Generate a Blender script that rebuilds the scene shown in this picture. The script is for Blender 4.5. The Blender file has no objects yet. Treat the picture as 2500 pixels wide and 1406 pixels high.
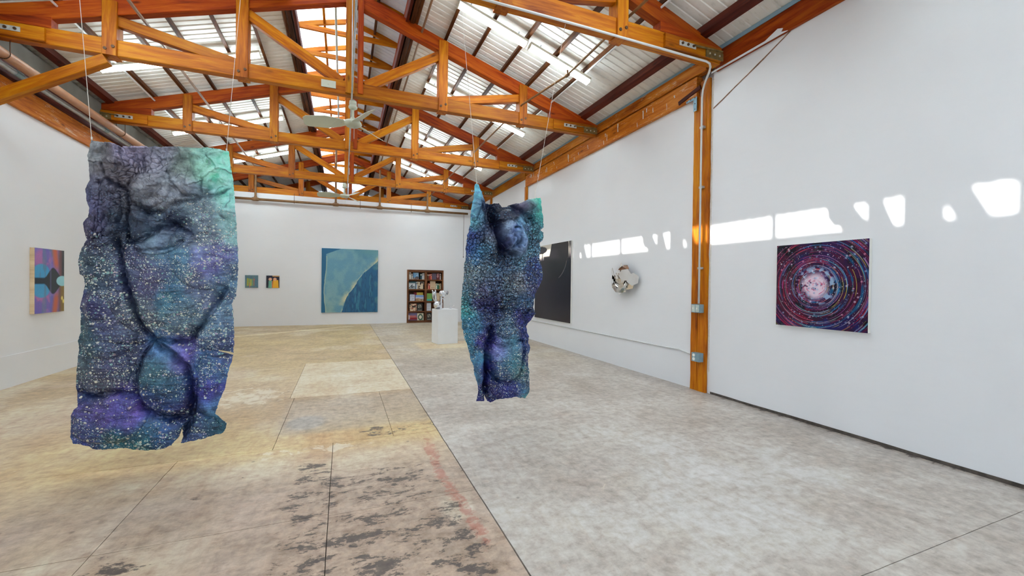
import bpy, math, random
import numpy as np
from mathutils import Vector, Matrix

random.seed(7)
S = bpy.context.scene
C = S.collection

# ------------------------------------------------------------------ camera, sky, sun, exposure
H_CAM = 1.5
YAW, PITCH, ROLL, FPX = 0.3832, -0.0084, 0.0123, 1023.6
FW = np.array([math.sin(YAW)*math.cos(PITCH), math.cos(YAW)*math.cos(PITCH), math.sin(PITCH)])
RT = np.array([math.cos(YAW), -math.sin(YAW), 0.0]); UP = np.cross(RT, FW)
RC = math.cos(ROLL)*RT + math.sin(ROLL)*UP
UC = -math.sin(ROLL)*RT + math.cos(ROLL)*UP
cam = bpy.data.cameras.new('camera'); cam_o = bpy.data.objects.new('camera', cam); C.objects.link(cam_o)
cam.sensor_width = 36.0; cam.lens = 36.0*FPX/2500.0; cam.clip_start = 0.05; cam.clip_end = 300
cam_o.matrix_world = Matrix(((RC[0], UC[0], -FW[0], 0), (RC[1], UC[1], -FW[1], 0), (RC[2], UC[2], -FW[2], H_CAM), (0, 0, 0, 1)))
S.camera = cam_o

def on_y(pts, Y):
    """world points on the vertical plane Y=const seen along these sight lines (survey of the photograph)"""
    p = np.asarray(pts, float)
    d = FW + ((p[:, 0]-1250)/FPX)[:, None]*RC + ((703-p[:, 1])/FPX)[:, None]*UC
    return np.array([0, 0, H_CAM]) + d*(Y/d[:, 1])[:, None]

world = bpy.data.worlds.new('world'); S.world = world; world.use_nodes = True
bg = world.node_tree.nodes['Background']
bg.inputs[0].default_value = (0.66, 0.83, 1.0, 1); bg.inputs[1].default_value = 3.3

SUN_DIR = Vector((1.0, -0.465, -0.703))           # direction the light travels
sun = bpy.data.lights.new('sun', 'SUN'); sun.energy = 11.0; sun.angle = 0.0093; sun.color = (1.0, 0.97, 0.92)
sun_o = bpy.data.objects.new('sun', sun); C.objects.link(sun_o)
sun_o.rotation_euler = SUN_DIR.to_track_quat('-Z', 'Y').to_euler(); sun_o.location = (-20, 8, 20)

TUBE = 29.0                                       # strength of the fluorescent tubes
S.view_settings.view_transform = 'Standard'; S.view_settings.look = 'None'
S.view_settings.gamma = 1.0; S.view_settings.use_curve_mapping = False
S.view_settings.exposure = 0.80
cy = S.cycles
cy.use_denoising = True
cy.use_adaptive_sampling = True; cy.adaptive_threshold = 0.04
cy.max_bounces = 7; cy.diffuse_bounces = 4; cy.glossy_bounces = 3; cy.transmission_bounces = 4; cy.transparent_max_bounces = 12
cy.sample_clamp_indirect = 6.0; cy.caustics_reflective = False; cy.caustics_refractive = False

# ------------------------------------------------------------------ room numbers (metres)
XR, XL, YB, YF = 4.79, -4.25, 16.16, -5.0
XC = 0.09                                         # ridge line
ZB = 4.48                                         # underside of the truss chords
SL = 0.32                                         # roof slope
ZR = 6.18                                         # top of the rafters at the ridge
Y_END = 22.6
TRUSS_Y = [1.25, 4.27, 7.25, 10.25, 13.55, 16.45, 19.5]
def z_raft(x): return ZR - SL*abs(x-XC)

# ------------------------------------------------------------------ colour + material helpers
def lin(c):
    return tuple((v/255/12.92) if v/255 <= 0.04045 else ((v/255+0.055)/1.055)**2.4 for v in c)
def lin4(c): return lin(c)+(1.0,)
def nplin(a):
    a = np.asarray(a, float)/255
    return np.where(a <= 0.04045, a/12.92, ((a+0.055)/1.055)**2.4)

class NT:
    def __init__(s, name):
        s.m = bpy.data.materials.new(name); s.m.use_nodes = True
        s.t = s.m.node_tree; s.b = s.t.nodes['Principled BSDF']; s.out = s.t.nodes['Material Output']
    def n(s, kind, **kw):
        nd = s.t.nodes.new(kind)
        for k, v in kw.items():
            if k.startswith('i_'):
                key = k[2:]; key = int(key) if key.isdigit() else key.replace('_', ' ')
                s.put(nd.inputs[key], v)
            else: setattr(nd, k, v)
        return nd
    def put(s, sock, v):
        if isinstance(v, bpy.types.NodeSocket): s.t.links.new(v, sock)
        elif isinstance(v, bpy.types.Node): s.t.links.new(v.outputs[0], sock)
        else: sock.default_value = v
    def coord(s, kind='Object', scale=(1, 1, 1), rot=(0, 0, 0)):
        tc = s.n('ShaderNodeTexCoord'); mp = s.n('ShaderNodeMapping')
        s.t.links.new(tc.outputs[kind], mp.inputs['Vector']); mp.inputs['Scale'].default_value = scale; mp.inputs['Rotation'].default_value = rot
        return mp.outputs[0]
    def noise(s, vec, scale, detail=4, rough=0.55, dist=0.0):
        nd = s.n('ShaderNodeTexNoise'); s.put(nd.inputs['Vector'], vec)
        nd.inputs['Scale'].default_value = scale; nd.inputs['Detail'].default_value = detail
        nd.inputs['Roughness'].default_value = rough; nd.inputs['Distortion'].default_value = dist
        return nd.outputs[0]
    def voro(s, vec, scale, feature='F1', rnd=1.0):
        nd = s.n('ShaderNodeTexVoronoi', feature=feature); s.put(nd.inputs['Vector'], vec)
        nd.inputs['Scale'].default_value = scale; nd.inputs['Randomness'].default_value = rnd
        return nd
    def ramp(s, fac, stops):
        nd = s.n('ShaderNodeValToRGB'); s.put(nd.inputs[0], fac)
        el = nd.color_ramp.elements
        while len(el) < len(stops): el.new(0.5)
        for e, (p, c) in zip(el, stops):
            e.position = p; e.color = c if len(c) == 4 else tuple(c)+(1.0,)
        return nd.outputs[0]
    def mix(s, fac, a, b, mode='MIX'):
        nd = s.n('ShaderNodeMix', data_type='RGBA', blend_type=mode)
        s.put(nd.inputs[0], fac); s.put(nd.inputs[6], a); s.put(nd.inputs[7], b)
        return nd.outputs[2]
    def math(s, op, a, b=0.0, clamp=False):
        nd = s.n('ShaderNodeMath', operation=op, use_clamp=clamp); s.put(nd.inputs[0], a); s.put(nd.inputs[1], b)
        return nd.outputs[0]
    def sep(s, col):
        nd = s.n('ShaderNodeSeparateColor'); s.put(nd.inputs[0], col); return nd.outputs
    def bump(s, h, strength=0.3, dist=0.01):
        nd = s.n('ShaderNodeBump'); nd.inputs['Strength'].default_value = strength; nd.inputs['Distance'].default_value = dist
        s.put(nd.inputs['Height'], h); s.t.links.new(nd.outputs[0], s.b.inputs['Normal'])
    def set(s, **kw):
        for k, v in kw.items(): s.put(s.b.inputs[k.replace('_', ' ')], v)
        return s

def simple(name, rgb, rough=0.6, metal=0.0, var=0.10, scale=6.0, bump=0.0, spec=0.5, l=True):
    t = NT(name); c = lin(rgb) if l else rgb
    f = t.noise(t.coord(), scale, 4)
    lo = tuple(v*(1-var) for v in c); hi = tuple(min(1, v*(1+var)) for v in c)
    t.set(Base_Color=t.ramp(f, [(0.3, lo), (0.7, hi)]), Roughness=rough, Metallic=metal)
    t.b.inputs['Specular IOR Level'].default_value = spec
    if bump: t.bump(t.noise(t.coord(), scale*8, 3), bump, 0.004)
    return t.m

def wood(name, dark, mid, light, rough=0.5, knots=True, var=0.35, fleck=0.0):
    t = NT(name)
    info = t.n('ShaderNodeObjectInfo')
    off = t.n('ShaderNodeVectorMath', operation='ADD')
    t.put(off.inputs[0], t.coord('Object', (1, 1, 1)))
    sc = t.n('ShaderNodeVectorMath', operation='SCALE'); sc.inputs[0].default_value = (13.0, 7.0, 5.0); t.put(sc.inputs['Scale'], info.outputs['Random'])
    t.put(off.inputs[1], sc.outputs[0])
    mp = t.n('ShaderNodeMapping'); t.put(mp.inputs['Vector'], off.outputs[0]); mp.inputs['Scale'].default_value = (0.9, 11, 11)
    g = t.noise(mp.outputs[0], 2.2, 7, 0.62, 0.6)
    mp2 = t.n('ShaderNodeMapping'); t.put(mp2.inputs['Vector'], off.outputs[0]); mp2.inputs['Scale'].default_value = (0.5, 1.6, 1.6)
    big = t.noise(mp2.outputs[0], 1.6, 3, 0.5, 0.3)
    f = t.math('ADD', t.math('MULTIPLY', g, 0.62), t.math('MULTIPLY', big, 0.42))
    col = t.ramp(f, [(0.34, lin(dark)), (0.50, lin(mid)), (0.66, lin(light))])
    if knots:
        kv = t.n('ShaderNodeMapping'); t.put(kv.inputs['Vector'], off.outputs[0]); kv.inputs['Scale'].default_value = (1.5, 4.5, 4.5)
        k = t.voro(kv.outputs[0], 1.15).outputs['Distance']
        km = t.ramp(k, [(0.04, (1, 1, 1)), (0.13, (0, 0, 0))])
        col = t.mix(t.math('MULTIPLY', km, 0.75), col, tuple(v*0.45 for v in lin(dark))+(1,))
    if fleck:
        fm = t.ramp(t.noise(mp.outputs[0], 3.1, 5, 0.7, 2.0), [(0.57, (0, 0, 0)), (0.62, (1, 1, 1))])
        fm2 = t.ramp(t.noise(mp2.outputs[0], 5.0, 3), [(0.50, (0, 0, 0)), (0.57, (1, 1, 1))])
        col = t.mix(t.math('MULTIPLY', t.math('MULTIPLY', fm, fm2), fleck), col, lin4((228, 214, 190)))
    br = t.math('ADD', t.math('MULTIPLY', info.outputs['Random'], var), 1.0-var/2)
    hsv = t.n('ShaderNodeHueSaturation'); t.put(hsv.inputs['Color'], col); t.put(hsv.inputs['Value'], br)
    t.set(Base_Color=hsv.outputs[0], Roughness=rough); t.b.inputs['Specular IOR Level'].default_value = 0.22
    t.bump(g, 0.25, 0.004)
    return t.m

M = {}
M['timber'] = wood('orange_stained_timber', (118, 48, 0), (170, 92, 0), (196, 126, 4), 0.5)
M['timber_red'] = wood('red_orange_timber', (100, 26, 0), (150, 54, 0), (178, 86, 4), 0.55)  # shade on the orange timber, put into a redder, darker colour
M['timber_dark'] = wood('dark_brown_purlin_wood', (34, 14, 4), (70, 34, 8), (112, 62, 20), 0.65)
M['timber_eave'] = wood('oxblood_eave_beam', (40, 10, 6), (74, 22, 12), (104, 40, 20), 0.6)
M['timber_worn'] = wood('worn_header_timber', (132, 60, 4), (186, 102, 16), (210, 136, 50), 0.55, True, 0.2, 0.75)
M['shelf_wood'] = wood('walnut_shelf_wood', (62, 34, 18), (104, 62, 36), (140, 92, 56), 0.5, False)

# white painted wall with faint roller mottling
def wall_mat(name, rgb, blotch):
    t = NT(name)
    f = t.noise(t.coord('Object', (1, 1, 1)), 0.5, 3, 0.5)
    f2 = t.noise(t.coord('Object', (1, 1, 6)), 2.5, 4, 0.6)
    c = lin(rgb)
    a = t.ramp(f, [(0.35, tuple(v*(1-blotch) for v in c)), (0.65, c)])
    b = t.mix(t.ramp(f2, [(0.5, (0, 0, 0)), (0.9, (0.35, 0.35, 0.35))]), a, tuple(v*0.93 for v in c)+(1,))
    t.set(Base_Color=b, Roughness=0.42)
    t.b.inputs['Specular IOR Level'].default_value = 0.45
    t.bump(t.noise(t.coord(), 60, 3), 0.06, 0.003)
    return t.m
M['wall'] = wall_mat('white_wall_paint', (238, 239, 242), 0.05)
M['wall_raw'] = simple('raw_plaster_edge', (226, 222, 214), 0.9, 0, 0.1, 30, 0.3)
M['seam'] = simple('brown_open_seam', (140, 106, 86), 0.9, 0, 0.4, 30, 0.4)
M['crevice'] = simple('dark_joint_filler', (84, 76, 70), 0.95, 0, 0.4, 20)
M['steel'] = simple('galvanised_steel', (188, 194, 196), 0.42, 0.55, 0.15, 12)
M['strap'] = simple('zinc_strap_plate', (205, 205, 200), 0.4, 0.35, 0.2, 25)
M['plate_dull'] = simple('weathered_end_plate', (120, 98, 56), 0.6, 0.2, 0.35, 20)
M['bolt'] = simple('dark_bolt', (84, 56, 34), 0.55, 0.4, 0.2, 30)
M['bolt_bright'] = simple('bright_bolt', (214, 212, 196), 0.35, 0.5, 0.1, 30)
M['conduit'] = simple('white_painted_conduit', (220, 222, 222), 0.4, 0.0, 0.06, 10)
M['pipe_brown'] = simple('brown_sprinkler_pipe', (124, 88, 52), 0.5, 0.1, 0.2, 8)
M['pipe_tan'] = simple('tan_drain_pipe', (176, 124, 88), 0.5, 0.0, 0.1, 6)
M['box_grey'] = simple('grey_green_switch_box', (134, 160, 170), 0.45, 0.2, 0.12, 20)
M['switch_plate'] = simple('pale_switch_face', (196, 208, 200), 0.45, 0.1, 0.08, 20)
M['bracket_blue'] = simple('pale_blue_bracket', (136, 176, 196), 0.5, 0.1, 0.12, 15)
M['blue_trim'] = simple('pale_blue_eave_trim', (150, 186, 208), 0.6, 0.0, 0.08, 4)
M['fan'] = simple('sage_white_fan_enamel', (196, 200, 182), 0.4, 0.0, 0.05, 4)
M['wire'] = simple('pale_hanging_cord', (220, 214, 205), 0.5, 0.0, 0.05, 30)
M['fixture'] = simple('white_enamel_fixture', (232, 230, 214), 0.4, 0.0, 0.04, 4)
M['plinth'] = simple('white_plinth_paint', (240, 243, 248), 0.45, 0.0, 0.02, 4)
M['white_print'] = simple('white_backing_panel', (240, 238, 230), 0.6, 0, 0.03, 8)

t = NT('fluorescent_tube'); t.b.inputs['Base Color'].default_value = (1, 1, 1, 1)
t.b.inputs['Emission Color'].default_value = (0.80, 0.94, 1.0, 1); t.b.inputs['Emission Strength'].default_value = TUBE
M['tube'] = t.m

def metal_sheet(name, rgb, trans=0.0):
    t = NT(name)
    f = t.noise(t.coord('Object', (1, 1, 1)), 3.0, 5, 0.6)
    f2 = t.noise(t.coord('Object', (0.6, 9, 9)), 2.0, 4, 0.6)
    c = lin(rgb)
    a = t.ramp(f, [(0.3, tuple(v*0.92 for v in c)), (0.7, c)])
    b = t.mix(t.ramp(f2, [(0.58, (0, 0, 0)), (0.75, (0.28, 0.28, 0.28))]), a, lin4((150, 140, 124)))
    t.set(Base_Color=b, Roughness=0.5)
    if trans:
        tr = t.n('ShaderNodeBsdfTranslucent'); tr.inputs[0].default_value = (0.93, 0.96, 1.0, 1)
        mx = t.n('ShaderNodeMixShader'); mx.inputs[0].default_value = trans
        t.t.links.new(t.b.outputs[0], mx.inputs[1]); t.t.links.new(tr.outputs[0], mx.inputs[2])
        t.t.links.new(mx.outputs[0], t.out.inputs[0])
    return t.m
M['roof'] = metal_sheet('pale_corrugated_steel', (248, 246, 240))
M['roof_blue'] = metal_sheet('cool_corrugated_steel', (224, 232, 240))
M['roof_trans'] = metal_sheet('translucent_fibreglass_sheet', (240, 242, 240), 0.55)

t = NT('clear_window_pane')
tr = t.n('ShaderNodeBsdfTransparent'); gl = t.n('ShaderNodeBsdfGlossy'); gl.inputs['Roughness'].default_value = 0.03
fr = t.n('ShaderNodeFresnel'); mx = t.n('ShaderNodeMixShader')
t.t.links.new(fr.outputs[0], mx.inputs[0]); t.t.links.new(tr.outputs[0], mx.inputs[1]); t.t.links.new(gl.outputs[0], mx.inputs[2]); t.t.links.new(mx.outputs[0], t.out.inputs[0])
M['pane'] = t.m

t = NT('chrome_steel'); f = t.noise(t.coord(), 5, 2)
t.set(Base_Color=t.ramp(f, [(0.3, (0.76, 0.74, 0.70)), (0.7, (0.86, 0.85, 0.83))]), Metallic=1.0, Roughness=0.06); M['chrome'] = t.m
t = NT('silver_leaf_metal'); f = t.noise(t.coord(), 40, 3)
t.set(Base_Color=t.ramp(f, [(0.3, (0.66, 0.69, 0.74)), (0.7, (0.86, 0.88, 0.92))]), Metallic=1.0, Roughness=0.18)
t.bump(f, 0.5, 0.01); M['silver'] = t.m

def paint_mat(name, rough=0.45, scale=0.12, nscale=40, spec=0.4):
    """flat print / paint: pigment stored on the canvas mesh, with fine grain"""
    t = NT(name); a = t.n('ShaderNodeVertexColor'); a.layer_name = 'Col'
    g = t.noise(t.coord(), nscale, 4, 0.6)
    t.set(Base_Color=t.mix(scale, a.outputs[0], t.ramp(g, [(0.3, (0, 0, 0)), (0.7, (1, 1, 1))]), 'OVERLAY'), Roughness=rough)
    t.b.inputs['Specular IOR Level'].default_value = spec
    return t.m
M['paint'] = paint_mat('canvas_paint')
M['print'] = paint_mat('book_cover_print', 0.4, 0.08, 60)
M['paint_gloss'] = paint_mat('resin_coated_paint', 0.25, 0.05, 40)

# ------------------------------------------------------------------ object helpers
def mesh_obj(name, verts, faces, mat, parent=None, loc=None, rot=None, smooth=False):
    me = bpy.data.meshes.new(name); me.from_pydata([tuple(v) for v in verts], [], [tuple(f) for f in faces]); me.update()
    if smooth: me.polygons.foreach_set('use_smooth', [True]*len(me.polygons))
    if mat: me.materials.append(mat)
    o = bpy.data.objects.new(name, me); C.objects.link(o)
    if parent: o.parent = parent
    if loc is not None: o.location = loc
    if rot is not None: o.rotation_euler = rot
    return o
def empty(name, loc=(0, 0, 0), rz=0.0):
    o = bpy.data.objects.new(name, None); C.objects.link(o); o.location = loc; o.rotation_euler = (0, 0, rz); o.empty_display_size = 0.1
    return o
def tag(o, label=None, cat=None, group=None, kind=None):
    if label: o['label'] = label
    if cat: o['category'] = cat
    if group: o['group'] = group
    if kind: o['kind'] = kind
    return o
def copy_tree(o, parent=None):
    c = o.copy(); C.objects.link(c)
    if parent is not None: c.parent = parent
    for ch in list(o.children): copy_tree(ch, c)
    return c

class MB:
    """collects simple solids into one mesh"""
    def __init__(s): s.v = []; s.f = []
    def add(s, vs, fs):
        n = len(s.v); s.v += [tuple(v) for v in vs]; s.f += [tuple(i+n for i in f) for f in fs]; return s
    def box(s, a, b):
        x0, y0, z0 = a; x1, y1, z1 = b
        return s.add([(x0, y0, z0), (x1, y0, z0), (x1, y1, z0), (x0, y1, z0), (x0, y0, z1), (x1, y0, z1), (x1, y1, z1), (x0, y1, z1)],
                     [(0, 3, 2, 1), (4, 5, 6, 7), (0, 1, 5, 4), (1, 2, 6, 5), (2, 3, 7, 6), (3, 0, 4, 7)])
    def prism(s, poly, axis, a, b):
        """poly in the two other axes, extruded along axis from a to b"""
        n = len(poly)
        def P(p, t):
            q = [p[0], p[1]]; q.insert(axis, t); return tuple(q)
        vs = [P(p, a) for p in poly]+[P(p, b) for p in poly]
        fs = [tuple(range(n))[::-1], tuple(range(n, 2*n))]+[(i, (i+1) % n, n+(i+1) % n, n+i) for i in range(n)]
        return s.add(vs, fs)
    def tube(s, pts, r, n=10, caps=True):
        pts = [Vector(p) for p in pts]; rs = r if isinstance(r, (list, tuple)) else [r]*len(pts)
        rings = []; prev = None
        for i, p in enumerate(pts):
            d = (pts[min(i+1, len(pts)-1)]-pts[max(i-1, 0)]).normalized()
            if prev is None:
                a = d.orthogonal().normalized()
            else:
                a = (prev-d*prev.dot(d)); a = a.normalized() if a.length > 1e-6 else d.orthogonal().normalized()
            prev = a; b = d.cross(a)
            rings.append([p+(a*math.cos(2*math.pi*k/n)+b*math.sin(2*math.pi*k/n))*rs[i] for k in range(n)])
        vs = [v for r_ in rings for v in r_]
        fs = [(i*n+k, i*n+(k+1) % n, (i+1)*n+(k+1) % n, (i+1)*n+k) for i in range(len(pts)-1) for k in range(n)]
        if caps: fs += [tuple(range(n))[::-1], tuple(range((len(pts)-1)*n, len(pts)*n))]
        return s.add(vs, fs)
    def lathe(s, prof, center=(0, 0, 0), n=20):
        cx, cy_, cz = center; vs = []; fs = []
        for r, z in prof:
            vs += [(cx+r*math.cos(2*math.pi*k/n), cy_+r*math.sin(2*math.pi*k/n), cz+z) for k in range(n)]
        for i in range(len(prof)-1):
            fs += [(i*n+k, i*n+(k+1) % n, (i+1)*n+(k+1) % n, (i+1)*n+k) for k in range(n)]
        fs += [tuple(range(n))[::-1], tuple(range((len(prof)-1)*n, len(prof)*n))]
        return s.add(vs, fs)
    def disc(s, c, nrm, r, th, n=10):
        c = Vector(c); nrm = Vector(nrm).normalized()
        return s.tube([c, c+nrm*th], r, n)
    def build(s, name, mat, parent=None, loc=None, smooth=False):
        return mesh_obj(name, s.v, s.f, mat, parent, loc, None, smooth)

def beam(name, p0, p1, w, h, mat, parent=None, upv=(0, 0, 1), ch=0.007, base=(0, 0, 0)):
    """timber with chamfered long edges: h along 'upv', w sideways; length runs along local X (grain)"""
    p0 = Vector(p0)-Vector(base); p1 = Vector(p1)-Vector(base)
    x = (p1-p0); L = x.length; x.normalize(); u = Vector(upv); z = (u-x*u.dot(x)).normalized(); y = z.cross(x)
    a, b = w/2, h/2; c = min(ch, a*0.4, b*0.4)
    prof = [(-a+c, -b), (a-c, -b), (a, -b+c), (a, b-c), (a-c, b), (-a+c, b), (-a, b-c), (-a, -b+c)]
    vs = [(-L/2, p, q) for p, q in prof]+[(L/2, p, q) for p, q in prof]
    fs = [tuple(range(8))[::-1], tuple(range(8, 16))]+[(i, (i+1) % 8, 8+(i+1) % 8, 8+i) for i in range(8)]
    o = mesh_obj(name, vs, fs, mat, parent)
    m = Matrix((x, y, z)).transposed().to_4x4(); m.translation = (p0+p1)/2
    o.matrix_local = m
    return o

# ------------------------------------------------------------------ numpy noise
_rng = np.random.RandomState(3)
_LAT = _rng.rand(256, 256)
def vnoise(x, y, seed=0):
    x = np.asarray(x)+seed*17.37; y = np.asarray(y)+seed*9.11
    xi = np.floor(x).astype(int); yi = np.floor(y).astype(int); fx = x-xi; fy = y-yi
    fx = fx*fx*(3-2*fx); fy = fy*fy*(3-2*fy)
    g = lambda i, j: _LAT[i % 256, j % 256]
    return (g(xi, yi)*(1-fx)+g(xi+1, yi)*fx)*(1-fy)+(g(xi, yi+1)*(1-fx)+g(xi+1, yi+1)*fx)*fy
def fbm(x, y, o=4, seed=0, gain=0.5):
    s = 0; a = 1; n = 0
    for i in range(o):
        s = s+a*vnoise(x*2**i, y*2**i, seed+i*3); n += a; a *= gain
    return s/n
def ridged(x, y, o=4, seed=0):
    s = 0; a = 1; n = 0
    for i in range(o):
        s = s+a*(1-np.abs(2*vnoise(x*2**i, y*2**i, seed+i*5)-1)); n += a; a *= 0.55
    return s/n
def worley(x, y, seed=0):
    xi = np.floor(x).astype(int); yi = np.floor(y).astype(int)
    f1 = np.full(np.shape(x), 9.0); f2 = f1.copy(); idv = np.zeros(np.shape(x))
    for dx in (-1, 0, 1):
        for dy in (-1, 0, 1):
            i = xi+dx; j = yi+dy
            px = i+_LAT[(i+seed*13) % 256, (j+31) % 256]; py = j+_LAT[(i+77) % 256, (j+seed*29) % 256]
            d = np.hypot(x-px, y-py); m = d < f1
            f2 = np.where(m, f1, np.minimum(f2, d)); idv = np.where(m, _LAT[(i*3+5) % 256, (j*7+seed) % 256], idv); f1 = np.minimum(f1, d)
    return f1, f2, idv
def sstep(a, b, x):
    t_ = np.clip((x-a)/(b-a), 0, 1); return t_*t_*(3-2*t_)
def seg_dist(px, py, poly):
    d = np.full(np.shape(px), 1e9)
    for (ax, ay), (bx, by) in zip(poly[:-1], poly[1:]):
        vx, vy = bx-ax, by-ay; L = vx*vx+vy*vy+1e-9
        t_ = np.clip(((px-ax)*vx+(py-ay)*vy)/L, 0, 1)
        d = np.minimum(d, np.hypot(px-ax-t_*vx, py-ay-t_*vy))
    return d
def in_poly(px, py, poly):
    ins = np.zeros(np.shape(px), bool); n = len(poly); j = n-1
    for i in range(n):
        xi, yi = poly[i]; xj, yj = poly[j]
        c = ((yi > py) != (yj > py)) & (px < (xj-xi)*(py-yi)/(yj-yi+1e-12)+xi)
        ins ^= c; j = i
    return ins
def set_col(me, arr, name='Col'):
    a = me.color_attributes.new(name, 'FLOAT_COLOR', 'POINT')
    rgba = np.ones((len(arr), 4), np.float32); rgba[:, :arr.shape[1]] = arr
    a.data.foreach_set('color', rgba.ravel())
def np_mesh(name, co, quads, mat, parent=None, smooth=True):
    me = bpy.data.meshes.new(name); co = np.asarray(co, np.float32); q = np.asarray(quads, np.int32)
    me.vertices.add(len(co)); me.vertices.foreach_set('co', co.ravel())
    me.loops.add(q.size); me.loops.foreach_set('vertex_index', q.ravel())
    me.polygons.add(len(q)); me.polygons.foreach_set('loop_start', np.arange(0, q.size, 4, dtype=np.int32))
    me.polygons.foreach_set('loop_total', np.full(len(q), 4, np.int32))
    me.polygons.foreach_set('use_smooth', np.full(len(q), smooth))
    me.update(calc_edges=True); me.validate()
    me.materials.append(mat)
    o = bpy.data.objects.new(name, me); C.objects.link(o)
    if parent: o.parent = parent
    return o
def grid_quads(nu, nv):
    i = np.arange(nv-1)[:, None]*nu+np.arange(nu-1)[None, :]; i = i.ravel()
    return np.stack([i, i+1, i+1+nu, i+nu], 1)

# =================================================================== FLOOR
def floor_mat():
    t = NT('worn_concrete')
    a = t.n('ShaderNodeVertexColor'); a.layer_name = 'Tint'
    mk = t.n('ShaderNodeVertexColor'); mk.layer_name = 'Mask'
    m = t.sep(mk.outputs[0])
    v = t.coord('Object', (1, 1, 1)); vs = t.coord('Object', (1, 0.8, 1), (0, 0, 0.2))
    mott = t.noise(v, 1.3, 8, 0.62, 0.4)
    fine = t.noise(v, 14, 8, 0.68, 0.2)
    stre = t.noise(t.coord('Object', (5, 1.2, 1), (0, 0, -0.5)), 2.6, 6, 0.62, 0.8)
    base = t.mix(0.55, a.outputs[0], t.ramp(mott, [(0.30, (0.30, 0.27, 0.24)), (0.5, (0.5, 0.5, 0.5)), (0.70, (0.68, 0.69, 0.70))]), 'OVERLAY')
    base = t.mix(0.22, base, t.ramp(stre, [(0.34, (0.27, 0.22, 0.18)), (0.5, (0.5, 0.5, 0.5)), (0.68, (0.66, 0.66, 0.66))]), 'OVERLAY')
    base = t.mix(0.50, base, t.ramp(fine, [(0.30, (0.20, 0.18, 0.16)), (0.5, (0.5, 0.5, 0.5)), (0.70, (0.76, 0.76, 0.76))]), 'OVERLAY')
    mid = t.noise(t.coord('Object', (1.0, 1.9, 1), (0, 0, 0.3)), 5.0, 12, 0.70, 0.4)
    base = t.mix(0.34, base, t.ramp(mid, [(0.32, (0.24, 0.20, 0.17)), (0.48, (0.5, 0.5, 0.5)), (0.66, (0.68, 0.68, 0.67))]), 'OVERLAY')
    scuff = t.ramp(t.noise(t.coord('Object', (1.2, 3.0, 1), (0, 0, 0.35)), 9.0, 10, 0.76, 0.3), [(0.615, (0, 0, 0)), (0.66, (1, 1, 1))])
    base = t.mix(t.math('MULTIPLY', scuff, 0.38), base, lin4((122, 104, 90)))
    chip = t.ramp(t.noise(v, 11.0, 12, 0.75, 0.2), [(0.64, (0, 0, 0)), (0.68, (1, 1, 1))])
    base = t.mix(t.math('MULTIPLY', chip, 0.35), base, lin4((226, 220, 208)))
    # flaked pale skim coat (G)
    fl = t.math('ADD', t.noise(vs, 7, 9, 0.7, 0.6), t.math('MULTIPLY', t.math('SUBTRACT', m[1], 0.5), 0.9))
    base = t.mix(t.math('MULTIPLY', t.ramp(fl, [(0.52, (0, 0, 0)), (0.58, (1, 1, 1))]), 0.75), base, lin4((226, 216, 196)))
    # dark mastic stains (R)
    ns = t.noise(t.coord('Object', (1.0, 2.1, 1), (0, 0, 0.22)), 4.2, 14, 0.72, 0.35)
    bk = t.math('ADD', t.math('ADD', ns, t.math('MULTIPLY', t.math('SUBTRACT', t.noise(t.coord('Object', (1, 1.6, 1)), 22, 10, 0.75, 0.2), 0.5), 0.42)), t.math('MULTIPLY', t.math('SUBTRACT', m[0], 0.5), 0.62))
    base = t.mix(t.math('MULTIPLY', t.ramp(bk, [(0.535, (0, 0, 0)), (0.575, (1, 1, 1))]), 0.88), base, t.ramp(fine, [(0.3, lin((66, 62, 66))), (0.7, lin((104, 98, 98)))]))
    # brown grime halo around stains
    base = t.mix(t.math('MULTIPLY', t.ramp(bk, [(0.38, (0, 0, 0)), (0.60, (1, 1, 1))]), 0.40), base, t.mix(1.0, base, lin4((196, 168, 136)), 'MULTIPLY'))
    # red paint traces (B)
    rd = t.math('ADD', t.noise(v, 11, 12, 0.78, 0.5), t.math('MULTIPLY', t.math('SUBTRACT', m[2], 0.5), 0.75))
    base = t.mix(t.math('MULTIPLY', t.ramp(rd, [(0.55, (0, 0, 0)), (0.64, (1, 1, 1))]), 0.50), base, lin4((176, 88, 70)))
    # small dark pits
    pv = t.voro(v, 2.3); pm = t.ramp(pv.outputs['Distance'], [(0.018, (1, 1, 1)), (0.04, (0, 0, 0))])
    base = t.mix(t.math('MULTIPLY', pm, 0.55), base, lin4((92, 78, 66)))
    t.set(Base_Color=base, Roughness=t.math('ADD', t.math('MULTIPLY', fine, 0.35), 0.32))
    t.b.inputs['Specular IOR Level'].default_value = 0.4
    t.bump(t.math('ADD', fine, t.math('MULTIPLY', mott, 0.6)), 0.16, 0.01)
    return t.m
M['floor'] = floor_mat()

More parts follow.
